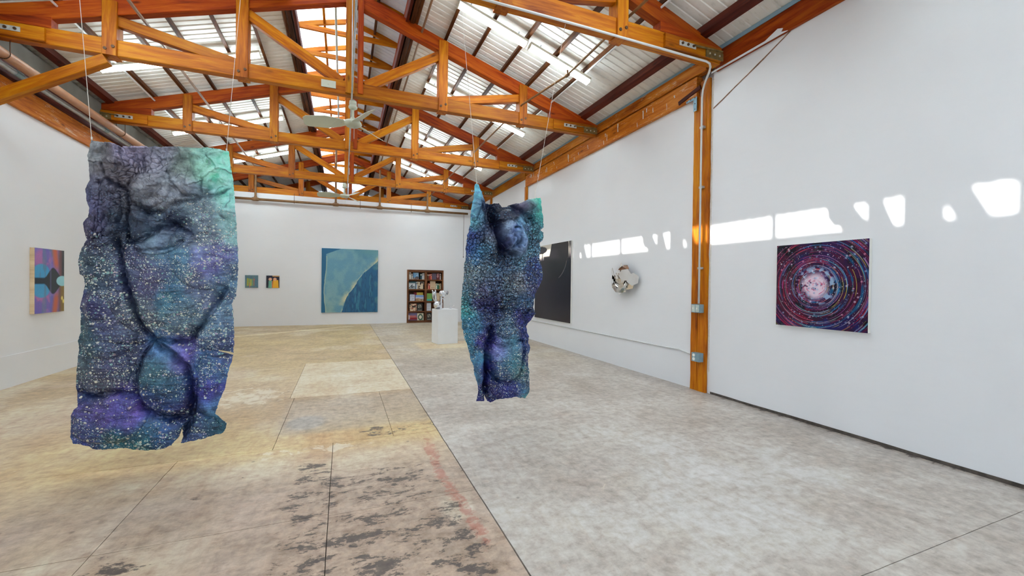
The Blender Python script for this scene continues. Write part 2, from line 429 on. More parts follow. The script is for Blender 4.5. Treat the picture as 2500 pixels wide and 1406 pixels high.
def floor_fields(X, Y, light):
    n1 = fbm(X*0.5, Y*0.5, 4, 1); n2 = fbm(X*1.7, Y*1.7, 4, 5); n3 = fbm(X*0.9+3, Y*0.35, 4, 9)
    right = X > 0.91
    col = np.zeros(X.shape+(3,))
    def mixc(base, c, w): return base*(1-w[..., None])+nplin(c)*w[..., None]
    far = sstep(5.5, 10, Y)
    cr = mixc(mixc(np.zeros_like(col), (184, 176, 168), np.ones_like(X)), (184, 170, 148), far)
    cr = mixc(cr, (164, 152, 140), sstep(0.5, 0.72, n1)*0.55)
    cr = mixc(cr, (198, 193, 187), sstep(0.52, 0.7, n2)*0.4)
    cr = mixc(cr, (150, 142, 138), sstep(0.42, 0.0, np.abs(XR-X))*0.55)
    cr = mixc(cr, (206, 204, 202), sstep(1.1, 0.2, np.hypot((X-2.6)*0.8, (Y-2.4)*1.0))*0.5)
    cl = mixc(mixc(np.zeros_like(col), (192, 170, 142), np.ones_like(X)), (186, 164, 122), far)
    cl = mixc(cl, (176, 152, 122), sstep(0.45, 0.7, n1)*0.6)
    cl = mixc(cl, (208, 196, 176), sstep(0.5, 0.7, n2)*0.5)
    cl = mixc(cl, (202, 176, 124), (sstep(3.8, 4.3, Y)*sstep(6.0, 4.6, Y))*sstep(0.35, 0.6, n3)*0.7)
    cl = mixc(cl, (164, 146, 138), sstep(3.9, 3.3, Y)*sstep(0.4, 0.65, n3)*0.65)
    cl = mixc(cl, (168, 156, 144), sstep(4.5, 4.7, Y)*sstep(6.1, 5.7, Y)*sstep(-.7, -.5, X)*0.6)
    col = np.where(right[..., None], cr, cl)
    if light: col = mixc(col, (216, 204, 180), np.full(X.shape, 0.70))
    # pale stripe running diagonally at the back of the hall, and pale pad by the plinth
    d = seg_dist(X, Y, [(-2.9, 13.1), (0.2, 15.35)]); col = mixc(col, (218, 204, 172), sstep(0.16, 0.10, d)*0.8)
    pad = (sstep(1.6, 1.7, X)*sstep(3.6, 3.5, X)*sstep(9.55, 9.65, Y)*sstep(10.75, 10.65, Y)); col = mixc(col, (214, 196, 162), pad*0.8)
    d = np.hypot((X+0.35)*1.0, (Y-4.95)*0.8); col = mixc(col, (164, 160, 156), sstep(0.22, 0.16, d)*0.7)
    d = np.hypot((X-0.72), (Y-2.75)*0.8); col = mixc(col, (206, 198, 182), sstep(0.13, 0.10, d)*0.7)
    # masks
    R = np.zeros_like(X)
    left = (~right)
    R += 0.42*sstep(0.22, 0.03, np.abs(X+0.20))*sstep(4.1, 3.6, Y)*(0.4+0.9*n2)
    R += 0.42*sstep(1.0, 0.3, np.hypot((X-0.28)*1.2, (Y-2.30)*1.0))*(0.25+1.1*n2)
    R += 0.36*sstep(0.8, 0.2, np.hypot((X-0.40)*1.1, (Y-3.35)*1.5))*(0.3+0.8*n1)
    R += 0.30*sstep(3.2, 1.5, np.hypot(X+0.9, Y-2.7))*sstep(0.35, 0.65, n3)
    R += 0.40*sstep(0.35, 0.05, np.abs(X+1.12))*sstep(3.4, 2.6, Y)*sstep(0.4, 0.6, n2)
    R += 0.40*sstep(0.35, 0.0, np.abs(Y-4.45))*sstep(0.0, 0.35, X)
    R += 0.30*sstep(0.4, 0.0, np.abs(Y-5.95))*sstep(-1.4, -0.5, X)
    R = np.minimum(R*1.0, 0.52)*left
    R += right*0.10*sstep(0.52, 0.7, n1)
    R += 0.55*sstep(0.14, 0.03, XR-X)*sstep(5.0, 3.8, Y)*right
    G = np.zeros_like(X)
    G += left*0.55*sstep(0.9, 0.2, np.hypot((X+1.15)*0.8, (Y-6.3)*0.7))
    G += left*0.50*sstep(0.22, 0.05, np.abs(Y-4.15-0.05*X))*sstep(-1.6, -0.9, X)*sstep(0.9, 0.3, X)*(0.4+n2)
    G += left*0.45*sstep(0.35, 0.1, np.abs(Y-4.55))*sstep(-1.8, -2.4, X)*(0.3+n1)
    G += left*0.40*sstep(0.7, 0.1, np.abs(Y-9.4))*sstep(-0.8, 0.2, X)*(0.3+n1)
    G += left*0.45*sstep(0.06, 0.02, np.abs(X+0.07))*sstep(4.2, 3.9, Y)
    G += right*0.38*sstep(0.35, 0.05, seg_dist(X, Y, [(1.55, 3.3), (1.75, 2.6)]))
    G += right*0.30*sstep(0.9, 0.2, np.hypot(X-2.5, Y-2.5))
    B = np.zeros_like(X)
    lx = np.interp(Y, [1.8, 2.6, 3.2, 4.0, 5.0], [0.80, 0.78, 0.72, 0.76, 0.86])
    B += 0.75*sstep(0.14, 0.02, np.abs(X-lx))*sstep(5.2, 4.4, Y)*sstep(1.5, 2.2, Y)*(0.35+0.9*n2)*left
    B += right*0.35*sstep(0.22, 0.05, np.abs(X-1.05))*sstep(4.2, 4.6, Y)*sstep(5.6, 5.0, Y)
    return np.clip(col*1.08, 0, 1), np.clip(np.stack([R, G, B], -1), 0, 1)

floor = MB().box((XL-0.3, YF-0.4, -0.12), (XR+0.3, Y_END, -0.030)).build('floor', M['crevice']); tag(floor, kind='structure')
SLABS = [(0.91, XR+.25, YF, 1.33), (0.91, XR+.25, 1.33, 4.72), (0.91, XR+.25, 4.72, 9.65), (0.91, XR+.25, 9.65, Y_END),
         (XL-.25, -1.26, YF, 2.94), (-1.26, -0.075, YF, 2.94), (-0.075, 0.91, YF, 2.92),
         (XL-.25, -1.26, 2.94, 4.24), (-1.26, -0.075, 2.94, 4.24), (-0.075, 0.91, 2.92, 4.24),
         (XL-.25, -0.57, 4.24, 6.05), (-0.57, 0.474, 4.24, 6.05), (0.474, 0.91, 4.24, 6.05),
         (XL-.25, -0.62, 6.05, 8.55), (-0.62, 0.91, 6.05, 8.55), (XL-.25, 0.91, 8.55, Y_END)]
for x0, x1, y0, y1 in SLABS:
    g = 0.0022
    x0 += 0.0045 if abs(x0-0.91) < .01 else g; x1 -= 0.0045 if abs(x1-0.91) < .01 else g; y0 += g; y1 -= g
    st = 0.05 if y0 < 8 else 0.10
    nx = max(3, int((x1-x0)/st)+1); ny = max(3, int((y1-y0)/st)+1)
    xs = np.linspace(x0, x1, nx); ys = np.linspace(y0, y1, ny)
    XX, YY = np.meshgrid(xs, ys)
    # chipped edges
    jit = 0.0025*(fbm(XX*9, YY*9, 2, 3)-0.5)*2
    XJ = XX.copy(); YJ = YY.copy()
    XJ[:, 0] += jit[:, 0]; XJ[:, -1] += jit[:, -1]; YJ[0] += jit[0]; YJ[-1] += jit[-1]
    co = np.stack([XJ, YJ, np.zeros_like(XX)], -1).reshape(-1, 3)
    q = grid_quads(nx, ny)
    ring = np.concatenate([np.arange(nx), np.arange(1, ny)*nx+nx-1, (ny-1)*nx+np.arange(nx-2, -1, -1), np.arange(ny-2, 0, -1)*nx])
    low = co[ring].copy(); low[:, 2] = -0.030
    n0 = len(co); k = np.arange(len(ring)); k2 = (k+1) % len(ring)
    q = np.concatenate([q, np.stack([ring[k], n0+k, n0+k2, ring[k2]], 1)])
    co2 = np.concatenate([co, low])
    col, msk = floor_fields(XX, YY, (x0 > -0.7 and x1 < 0.95 and 6 < y0 < 8))
    col = col.reshape(-1, 3); msk = msk.reshape(-1, 3)
    o = np_mesh('slab', co2, q, M['floor'], floor, smooth=False)
    set_col(o.data, np.concatenate([col, col[ring]*0.35]), 'Tint'); set_col(o.data, np.concatenate([msk, msk[ring]*0]), 'Mask')

# =================================================================== WALLS
mb = MB()
mb.box((XR, YF, 0), (XR+0.12, 4.42, 4.49)); mb.box((XR, 4.42, 0), (XR+0.12, 4.74, 4.40)); mb.box((XR, 4.74, 0), (XR+0.12, 10.75, 4.27)); mb.box((XR, 10.75, 0), (XR+0.12, Y_END, 4.49))
mb.box((XR+0.12, YF, 4.0), (XR+0.16, Y_END, 5.0))
wall_right = mb.build('wall_right', M['wall']); tag(wall_right, kind='structure')
wall_left = MB().box((XL-0.12, YF, 0), (XL, Y_END, 3.87)).box((XL-0.16, YF, 3.6), (XL-0.12, Y_END, 5.0)).build('wall_left', M['wall']); tag(wall_left, kind='structure')
NX0, NX1, NZ1 = 2.24, 3.63, 2.015                 # niche of the built-in bookcase
mb = MB().box((XL, YB, 0), (NX0, YB+0.12, 4.45)).box((NX1, YB, 0), (XR, YB+0.12, 4.45)).box((NX0, YB, NZ1), (NX1, YB+0.12, 4.45))
mb.box((NX0-.02, YB+0.44, 0), (NX1+.02, YB+0.46, NZ1+0.05))
wall_back = mb.build('wall_back', M['wall']); tag(wall_back, kind='structure')
mb = MB().box((XL-.12, YF-.14, 0), (-1.9, YF, 5.0)).box((1.7, YF-.14, 0), (XR+.12, YF, 5.0)).box((-1.9, YF-.14, 3.1), (1.7, YF, 5.0))  # door opening added behind the camera to let daylight in
mb.prism([(XL-.12, 5.0), (XR+.12, 5.0), (XC, 6.3)], 1, YF-.14, YF)
wall_front = mb.build('wall_front', M['wall']); tag(wall_front, kind='structure')
mb = MB().prism([(XL-.12, 0), (XR+.12, 0), (XR+.12, 4.6), (XC, 6.3), (XL-.12, 4.6)], 1, Y_END, Y_END+.12)
o = mb.build('wall_end', M['wall']); tag(o, kind='structure')
# pale apron outside the added, unseen doorway
apron = MB().box((-9, YF-12, -0.14), (9, YF-0.4, -0.02)).build('ground', simple('pale_yard_concrete', (190, 184, 174), 0.9, 0, 0.1, 2)); tag(apron, kind='structure')

# plinth line low on the left wall, dark gap strip on the right
o = MB().box((XL, YF, 0.0), (XL+0.012, YB, 0.44)).build('baseboard_left', M['wall']); tag(o, kind='structure')
mb = MB()
ys = np.linspace(YF, 4.40, 60)
top = 0.022+0.016*fbm(ys*1.7, ys*0, 4, 2)
for i in range(len(ys)-1):
    mb.add([(XR-0.002, ys[i], 0.0), (XR-0.002, ys[i+1], 0.0), (XR-0.004, ys[i+1], top[i+1]), (XR-0.004, ys[i], top[i]), (XR+.01, ys[i], top[i]), (XR+.01, ys[i+1], top[i+1])],
           [(0, 1, 2, 3), (3, 2, 5, 4)])
o = mb.build('baseboard_right', M['crevice']); tag(o, kind='structure')  # dark strip in place of the open gap at the wall foot

# =================================================================== CEILING: corrugated sheets, purlins, monitor
MW = 0.95                                          # half width of the roof monitor
ceiling = empty('ceiling', (0, 0, 0)); tag(ceiling, kind='structure')
PITCH_C = 0.13; NCOR = 6; PW = PITCH_C*NCOR
def corr_panel(name, x0, z0, x1, z1, mat, depth=0.013):
    prof = []
    for k in range(NCOR):
        y = k*PITCH_C
        prof += [(y, 0), (y+0.088, 0), (y+0.096, depth), (y+0.122, depth)]
    prof.append((NCOR*PITCH_C, 0)); prof.append((NCOR*PITCH_C+0.03, 0.001))
    vs = [(x0, y, z0+d) for y, d in prof]+[(x1, y, z1+d) for y, d in prof]
    n = len(prof); fs = [(i, i+1, n+i+1, n+i) for i in range(n-1)]
    return mesh_obj(name, vs, fs, mat, ceiling)
XE_R, XE_L = XR+0.15, XL-0.15
OFF = 0.115
protos = [corr_panel('roof_panel', XC+MW-0.06, z_raft(XC+MW)+OFF+0.06*SL, XE_R, z_raft(XE_R)+OFF, M['roof']),
          corr_panel('roof_panel', XC-MW+0.06, z_raft(XC-MW)+OFF+0.06*SL, XE_L, z_raft(XE_L)+OFF, M['roof'])]
ZT = 6.42                                          # underside of the monitor ties
ZMR = 6.76                                         # monitor ridge
MS = (ZMR-ZT)/MW
protos_m = [corr_panel('monitor_panel', XC, ZMR+0.09, XC+MW+0.16, ZMR+0.09-MS*(MW+0.16), M['roof_blue']),
            corr_panel('monitor_panel', XC, ZMR+0.09, XC-MW-0.19, ZMR+0.09-MS*(MW+0.19), M['roof_trans'])]
npan = int((Y_END-YF)/PW)+1
for pr_ in protos+protos_m:
    pr_.location = (0, YF, 0)
    for k in range(1, npan):
        c = pr_.copy(); C.objects.link(c); c.location = (0, YF+k*PW, 0); c.parent = ceiling
PUR_R = [1.12, 1.62, 2.13, 2.67, 3.18, 3.71]; PUR_L = [-0.94, -1.41, -1.92, -2.46, -2.95, -3.45]
for X in PUR_R+PUR_L:
    s = 1 if X > XC else -1
    z = z_raft(X)+0.055
    beam('purlin', (X, YF, z), (X, Y_END, z), 0.048, 0.105, M['timber_dark'], ceiling, upv=(s*SL, 0, 1), ch=0.003)
for X in (4.38, -4.10):
    z = z_raft(X)+0.04
    beam('eave_purlin', (X, YF, z), (X, Y_END, z), 0.11, 0.14, M['timber_eave'], ceiling, upv=((1 if X > 0 else -1)*SL, 0, 1), ch=0.004)
# curbs and plates of the monitor
for s in (-1, 1):
    X = XC+s*MW
    beam('monitor_curb', (X, YF, 5.945), (X, Y_END, 5.945), 0.07, 0.20, M['timber_dark'], ceiling)
    beam('monitor_curb', (X-s*0.085, YF, 5.93), (X-s*0.085, Y_END, 5.93), 0.05, 0.16, M['timber_eave'], ceiling)
    beam('monitor_plate', (X, YF, ZT+0.03), (X, Y_END, ZT+0.03), 0.06, 0.10, M['timber_red'], ceiling)
    beam('monitor_purlin', (XC+s*0.47, YF, ZMR-MS*0.47+0.03), (XC+s*0.47, Y_END, ZMR-MS*0.47+0.03), 0.045, 0.07, M['timber_dark'] if s > 0 else M['timber'], ceiling)
beam('ridge_board', (XC, YF, ZMR-0.03), (XC, Y_END, ZMR-0.03), 0.045, 0.17, M['timber_red'], ceiling)

fy = []
for a, b_ in zip(TRUSS_Y[:-1], TRUSS_Y[1:]):
    for k in range(3): fy.append(a+(b_-a)*k/3)
fy.append(TRUSS_Y[-1])
FRAME_Y = [YF]+[YF+1.04*k for k in range(1, 6)]+[y-0.13 for y in fy]+[TRUSS_Y[-1]+1.0, TRUSS_Y[-1]+2.0, Y_END]
# monitor windows: panes between studs on both sides
for wi, s in enumerate((-1, 1)):
    X = XC+s*MW
    win = empty('window_%d' % (wi+1), (X, 0, 0)); tag(win, kind='structure')
    for ya, yb in zip(FRAME_Y[:-1], FRAME_Y[1:]):
        MB().box((s*0.012-0.002, ya+0.03, 6.05), (s*0.012+0.002, yb-0.03, ZT-0.02)).build('pane', M['pane'], win)

ORD = ['nearest', 'second nearest', 'third nearest', 'fourth nearest', 'fifth nearest', 'sixth nearest', 'seventh nearest', 'eighth nearest', 'ninth nearest', 'tenth nearest',
       'eleventh nearest', 'twelfth nearest', 'thirteenth nearest', 'fourteenth nearest', 'fifteenth nearest', 'sixteenth nearest', 'seventeenth nearest', 'eighteenth nearest',
       'nineteenth nearest', 'twentieth nearest', 'twenty-first nearest', 'twenty-second nearest', 'twenty-third nearest', 'twenty-fourth nearest']
# small timber frames of the monitor, one metre apart
def monitor_frame():
    b = Vector((XC, 0, ZT)); r = empty('monitor_truss', b)
    beam('tie', (XC-MW, 0, ZT+0.05), (XC+MW, 0, ZT+0.05), 0.04, 0.105, M['timber'], r, base=b)
    for s in (-1, 1):
        beam('rafter', (XC+s*(MW+0.03), 0, ZT+0.055), (XC+s*0.02, 0, ZMR-0.015), 0.04, 0.10, M['timber'], r, base=b)
        beam('stud', (XC+s*MW, 0, 6.03), (XC+s*MW, 0, ZT), 0.05, 0.085, M['timber_red'], r, upv=(1, 0, 0), base=b)
    return r
mf = monitor_frame()
for i, y in enumerate(fy):
    o = mf if i == 0 else copy_tree(mf)
    o.location.y = y-0.13
    tag(o, '%s small timber truss spanning the bright roof monitor along the ridge' % ORD[i], 'roof truss', 'small timber trusses of the roof monitor')

# =================================================================== TRUSSES
TE_R, TE_L = 4.66, -4.36
def make_truss():
    b = Vector((XC, 0, ZB)); r = empty('roof_truss', b)
    CT = 0.13; CH = 0.215
    for nm, xa, xb in (('bottom_chord', TE_L, XC-0.06), ('bottom_chord', XC-0.06, TE_R)):
        beam(nm, (xa, 0, ZB+CH/2), (xb, 0, ZB+CH/2), CT, CH, M['timber'], r, base=b)
    D = 0.22; cs = math.cos(math.atan(SL))
    for s, xe in ((1, TE_R), (-1, TE_L)):
        z0 = z_raft(xe)-D/2/cs; z1 = z_raft(XC)-D/2/cs
        beam('top_chord', (xe, 0, z0), (XC+s*0.02, 0, z1), CT, D, M['timber_red'], r, base=b)
    # king post: two boards with a gap
    beam('king_post', (XC-0.015, 0, ZB+0.02), (XC-0.015, 0, 6.10), 0.20, 0.13, M['timber'], r, upv=(1, 0, 0), base=b)
    beam('king_post', (XC+0.142, 0, ZB+0.04), (XC+0.142, 0, 6.05), 0.18, 0.085, M['timber_red'], r, upv=(1, 0, 0), base=b)  # shade on the set-back board put into its colour
    for s in (-1, 1):
        for dx in (1.48, 2.98):
            X = XC+s*dx
            wp = beam('web_post', (X, 0, ZB-0.012), (X, 0, z_raft(X)-0.04), 0.195, 0.155, M['timber'], r, upv=(1, 0, 0), base=b)
            zl = (z_raft(X)-0.04-ZB+0.012)/2          # half length: local x is up
            for q, (dz, du) in enumerate(((0.075, -0.04), (0.115, 0.042))):
                for sy in (-1, 1):
                    MB().disc((-zl+dz, sy*0.097, du), (0, sy, 0), 0.02, 0.010, 8).build('bolt', M['bolt'], wp)
        X1 = XC+s*1.48; X2 = XC+s*2.98
        beam('diagonal', (XC+s*(0.13 if s < 0 else 0.22), 0, ZB+0.20), (X1-s*0.06, 0, z_raft(X1)-0.28), 0.10, 0.15, M['timber'], r, base=b)
        beam('diagonal', (X1+s*0.09, 0, ZB+0.20), (X2-s*0.06, 0, z_raft(X2)-0.27), 0.10, 0.14, M['timber'], r, base=b)
        # end block filling the heel
        xe = TE_R if s > 0 else TE_L; xi = XC+s*3.56
        zi = z_raft(xi)-D/cs+0.02; ze = z_raft(xe)-D/cs+0.02
        poly = [(xi, ZB+CH-0.01), (xe-s*0.03, ZB+CH-0.01), (xe-s*0.03, max(ze, ZB+CH)), (xi, zi)]
        mbb = MB().prism([(p[0]-b.x, p[1]-b.z) for p in (poly if s > 0 else poly)], 1, -0.07, 0.07)
        mbb.build('end_block', M['timber_red'], r)
        # splice plank on the front of the heel
        beam('splice_plank', (xi+s*0.05, -0.085, ZB+0.10), (xe-s*0.02, -0.085, ZB+0.10), 0.04, 0.17, M['timber'], r, base=b)
        # strap plate with three bolts, rod and end plate
        xs = XC+s*3.83; xq = xs+s*0.27
        sp = MB().prism([(min(xs, xq)-b.x, 0.075), (max(xs, xq)-b.x, 0.075), (max(xs, xq)-b.x, 0.135), (min(xs, xq)-b.x, 0.135)], 1, -0.113, -0.104).build('strap_plate', M['strap'], r)
        for k in range(3):
            MB().disc((xs+s*(0.045+0.09*k)-b.x, -0.113, 0.105), (0, -1, 0), 0.017, 0.012, 8).build('bolt', M['bolt'], sp)
        MB().tube([(xq-b.x-s*0.03, -0.122, 0.115), (xe-b.x-s*0.02, -0.122, 0.135)], 0.012, 8).build('tie_rod', M['plate_dull'], r)
        xp = xe-s*0.30
        ep = MB().prism([(min(xp, xe)-b.x, 0.02), (max(xp, xe)-b.x, 0.02), (max(xp, xe)-b.x, 0.12), (min(xp, xe)-b.x, 0.12)], 1, -0.118, -0.106).build('end_plate', M['plate_dull'], r)
        for k in range(3):
            MB().disc((xp+s*(0.06+0.085*k)-b.x, -0.118, 0.07), (0, -1, 0), 0.013, 0.008, 8).build('bolt', M['bolt_bright'], ep)
    return r
tr0 = make_truss()
TL = ['orange timber roof truss nearest the camera, cropped by the top of the photo at right',  # unseen overhead; put in to shape the sun patches
      'orange roof truss above the two hanging sculptures, its right heel over the wall post',
      'orange timber roof truss carrying the nearer ceiling fan',
      'orange timber roof truss between the two ceiling fans',
      'orange timber roof truss carrying the farther ceiling fan',
      'orange timber roof truss standing on top of the white back wall',
      'far orange timber roof truss seen beyond the back wall']
for i, y in enumerate(TRUSS_Y):
    o = tr0 if i == 0 else copy_tree(tr0)
    o.location.y = y
    tag(o, TL[i], 'roof truss', 'timber roof trusses')
# cover plate on the third truss
o = MB().box((-0.21, -0.012, -0.05), (0.0, 0.0, 0.06)).box((-0.12, -0.018, -0.004), (-0.10, -0.012, 0.012)).build('cover_plate', M['fan'], None, (-0.13, 7.25-0.066, 4.59)); tag(o, 'small pale square cover plate screwed to the truss chord left of the nearer fan', 'plate')
# knee brace under that truss at the left wall
o = beam('knee_brace', (-2.93, 7.22, 4.42), (-4.19, 7.29, 3.65), 0.12, 0.13, M['timber']); tag(o, 'slanting orange knee brace from the left wall up to a truss', 'brace')

# =================================================================== WALL HEADERS, POSTS AND TRIM
def worn_beam(name, p0, p1, w, h, mat, label, cat='beam'):
    o = beam(name, p0, p1, w, h, mat); tag(o, label, cat); return o
worn_beam('header_beam', (XR+0.01, YF, 4.61), (XR+0.01, 4.36, 4.61), 0.10, 0.26, M['timber_red'], 'orange header beam on the near right wall, in front of the wall post')
worn_beam('header_beam', (XR-0.005, 4.50, 4.652), (XR-0.005, 10.75, 4.652), 0.12, 0.175, M['timber_worn'], 'upper of the two stacked header beams on the right wall bay')
lower_header = worn_beam('header_beam', (XR-0.01, 4.66, 4.394), (XR-0.01, 10.80, 4.394), 0.12, 0.29, M['timber_worn'], 'lower paint-flecked header beam resting on the right wall posts')
rg = random.Random(5); mb = MB()
for k in range(26):
    y = rg.uniform(4.9, 10.5); z1 = rg.uniform(4.33, 4.52); ln = rg.uniform(0.03, 0.15); w = rg.uniform(0.008, 0.035); sl_ = rg.uniform(-0.35, 0.1)
    z0 = max(4.262, z1-ln); n = 5; pts_l = []; pts_r = []
    for q in range(n):
        tq = q/(n-1); zz_ = z1+(z0-z1)*tq; yc = y+sl_*(z1-zz_)+rg.uniform(-.004, .004); ww_ = w*(0.35+rg.random())*0.5
        pts_l.append((XR-0.0725, yc+ww_, zz_)); pts_r.append((XR-0.0725, yc-ww_, zz_))
    mb.add(pts_l+pts_r+[(XR-0.069, p[1], p[2]) for p in pts_l+pts_r], [(q, q+1, n+q+1, n+q) for q in range(n-1)]+[(q, 2*n+q, 2*n+q+1, q+1) for q in range(n-1)]+[(n+q, n+q+1, 3*n+q+1, 3*n+q) for q in range(n-1)])
pd = mb.build('paint_drips', M['wall_raw'], lower_header); pd['kind'] = 'stuff'
bpy.context.view_layer.update(); pd.matrix_parent_inverse = lower_header.matrix_world.inverted()
worn_beam('header_beam', (XR+0.01, 10.9, 4.615), (XR+0.01, Y_END, 4.615), 0.10, 0.25, M['timber'], 'orange header beam at the far end of the right wall')
worn_beam('header_beam', (XL-0.005, YF, 4.03), (XL-0.005, YB, 4.03), 0.10, 0.32, M['timber_worn'], 'broad pale orange header beam along the top of the left wall')
worn_beam('header_beam', (XL-0.03, YF, 4.34), (XL-0.03, YB, 4.34), 0.14, 0.28, M['timber_eave'], 'dark upper beam above the left wall header, behind the pipes')
o = MB().box((XR-0.038, YF, 4.742), (XR+0.05, Y_END, 4.795)).build('trim_1', M['blue_trim']); tag(o, kind='structure')  # daylight in the open eave gap, painted as a pale blue strip
o = MB().box((XL-0.1, YF, 4.50), (XL+0.03, Y_END, 4.80)).build('trim_2', simple('grey_eave_board', (120, 118, 110), 0.7, 0, 0.1, 5)); tag(o, kind='structure')

def ragged_plank(name, x, y0, y1, z0, z1, th, mat, parent, base, seed):
    n = 60; zs = np.linspace(z0, z1, n)
    e0 = y0+0.010*(fbm(zs*5, zs*0, 4, seed)-0.5)*2; e1 = y1+0.012*(fbm(zs*4, zs*0+3, 4, seed+4)-0.5)*2
    vs = []; fs = []
    for z, a, c in zip(zs, e0, e1):
        vs += [(z-(z0+z1)/2, -(a-(y0+y1)/2), 0), (z-(z0+z1)/2, -(c-(y0+y1)/2), 0), (z-(z0+z1)/2, -(a-(y0+y1)/2), -th), (z-(z0+z1)/2, -(c-(y0+y1)/2), -th)]
    for i in range(n-1):
        k = i*4
        fs += [(k, k+1, k+5, k+4), (k+2, k+6, k+7, k+3), (k, k+4, k+6, k+2), (k+1, k+3, k+7, k+5)]
    fs += [(0, 2, 3, 1), (4*n-4, 4*n-3, 4*n-1, 4*n-2)]
    o = mesh_obj(name, vs, fs, mat, parent)
    # local x = up, local z = into the room (-X)
    m = Matrix(((0, 0, -1, x-base[0]), (0, -1, 0, (y0+y1)/2-base[1]), (1, 0, 0, (z0+z1)/2-base[2]), (0, 0, 0, 1)))
    o.matrix_local = m
    return o
post = empty('timber_post', (XR-0.03, 4.58, 0)); bs = (XR-0.03, 4.58, 0)
ragged_plank('post_plank', XR-0.035, 4.615, 4.735, 0.0, 4.25, 0.034, M['timber'], post, bs, 2)
ragged_plank('post_plank', XR-0.040, 4.455, 4.605, 0.0, 4.44, 0.039, M['timber'], post, bs, 6)
tag(post, 'orange double-plank timber post on the right wall carrying switch and outlet boxes', 'post')
for y, lab in ((10.83, 'thin orange post on the right wall behind the smaller sculpture'), (13.85, 'far thin orange post near the back corner of the right wall')):
    o = beam('timber_post', (XR-0.027, y, 0), (XR-0.027, y, 4.25 if y < 12 else 4.48), 0.12, 0.05, M['timber'], None, upv=(1, 0, 0)); tag(o, lab, 'post')
# raw plaster edge right of the post, and the old diagonal brace seam above it
zs = np.linspace(0.3, 4.4, 80); e = 4.452-0.010*fbm(zs*6, zs*0, 4, 8); w = 0.020+0.016*fbm(zs*3, zs*0+7, 3, 3)
mb = MB()
for i in range(79):
    mb.add([(XR-0.004, e[i], zs[i]), (XR-0.004, e[i]-w[i], zs[i]), (XR-0.004, e[i+1]-w[i+1], zs[i+1]), (XR-0.004, e[i+1], zs[i+1])], [(0, 1, 2, 3)])
    mb.add([(XR-0.004, e[i]-w[i], zs[i]), (XR+0.01, e[i]-w[i], zs[i]), (XR+0.01, e[i+1]-w[i+1], zs[i+1]), (XR-0.004, e[i+1]-w[i+1], zs[i+1])], [(0, 1, 2, 3)])
o = mb.build('trim_3', M['wall_raw']); tag(o, kind='structure')
tt = np.linspace(0, 1, 40); yy = 3.335+(4.448-3.335)*tt; zz = 4.482+(3.985-4.482)*tt**0.95+0.010*(fbm(tt*9, tt*0, 3, 5)-0.5)
ww = 0.005+0.012*fbm(tt*7, tt*0+2, 3, 1)
mb = MB()
for i in range(39):
    mb.add([(XR-0.003, yy[i], zz[i]-ww[i]), (XR-0.003, yy[i+1], zz[i+1]-ww[i+1]), (XR-0.003, yy[i+1], zz[i+1]+ww[i+1]), (XR-0.003, yy[i], zz[i]+ww[i])], [(0, 1, 2, 3)])
o = mb.build('trim_4', M['seam']); tag(o, kind='structure')
mb = MB().prism([(3.34, 4.475), (3.42, 4.50), (3.40, 4.535), (3.46, 4.56), (3.62, 4.50), (4.42, 4.495), (4.42, 4.475)], 0, XR-0.052, XR-0.042)
o = mb.build('trim_5', M['wall']); tag(o, kind='structure')

# =================================================================== SERVICES
def pipe(name, pts, r, mat, label, cat, n=10):
    o = MB().tube(pts, r, n).build(name, mat, None, None, True); tag(o, label, cat); return o
def arc(c, a, b, n=8):
    """quarter bend from c+a to c+b around c"""
    c, a, b = Vector(c), Vector(a), Vector(b)
    return [c+a*math.cos(t_)+b*math.sin(t_) for t_ in np.linspace(0, math.pi/2, n)]
zc = ZB-0.02
cpts = [(0.95, 4.19, zc), (2.5, 4.18, zc), (4.40, 4.19, zc), (4.48, 4.21, zc), (4.56, 4.27, zc-0.003), (4.62, 4.345, zc-0.02), (4.66, 4.42, zc-0.055), (4.69, 4.49, zc-0.11), (4.702, 4.53, zc-0.18), (4.705, 4.545, zc-0.27), (4.705, 4.545, 1.26)]
cond = MB().tube(cpts, 0.014, 10).build('conduit', M['conduit'], None, None, True)
tag(cond, 'white conduit running under the near truss and down the wall post to the switch box', 'conduit')
for z in (3.75, 2.9, 1.75): MB().box((4.70, 4.515, z), (4.752, 4.575, z+0.03)).build('clip', M['steel'], cond)
# switch box
b = empty('switch_box', (4.70, 4.57, 1.19)); tag(b, 'grey double switch box at the end of the conduit on the wall post', 'switch box')
MB().box((-0.03, -0.075, -0.06), (0.05, 0.075, 0.06)).build('box_body', M['box_grey'], b)
for dy in (-0.035, 0.035):
    f = MB().box((-0.036, dy-0.028, -0.05), (-0.03, dy+0.028, 0.05)).build('switch_plate', M['switch_plate'], b)
    MB().box((-0.046, dy-0.006, -0.012), (-0.036, dy+0.006, 0.014)).build('toggle', M['white_print'], f)
b = empty('outlet_box', (4.70, 4.56, 0.495)); tag(b, 'grey outlet box with two round sockets low on the wall post', 'outlet')
MB().box((-0.03, -0.07, -0.062), (0.05, 0.07, 0.062)).build('box_body', M['box_grey'], b)
for dz in (-0.027, 0.027): MB().disc((-0.03, 0.025, dz), (-1, 0, 0), 0.022, 0.006, 14).build('socket', M['white_print'], b)
pipe('wall_cable', [(4.77, 4.63, 0.50), (4.775, 4.80, 0.515), (4.778, 4.98, 0.545), (4.778, 5.25, 0.535), (4.778, 16.1, 0.53)], 0.011, M['conduit'], 'thin white conduit running low along the right wall from the outlet box', 'conduit', 8)
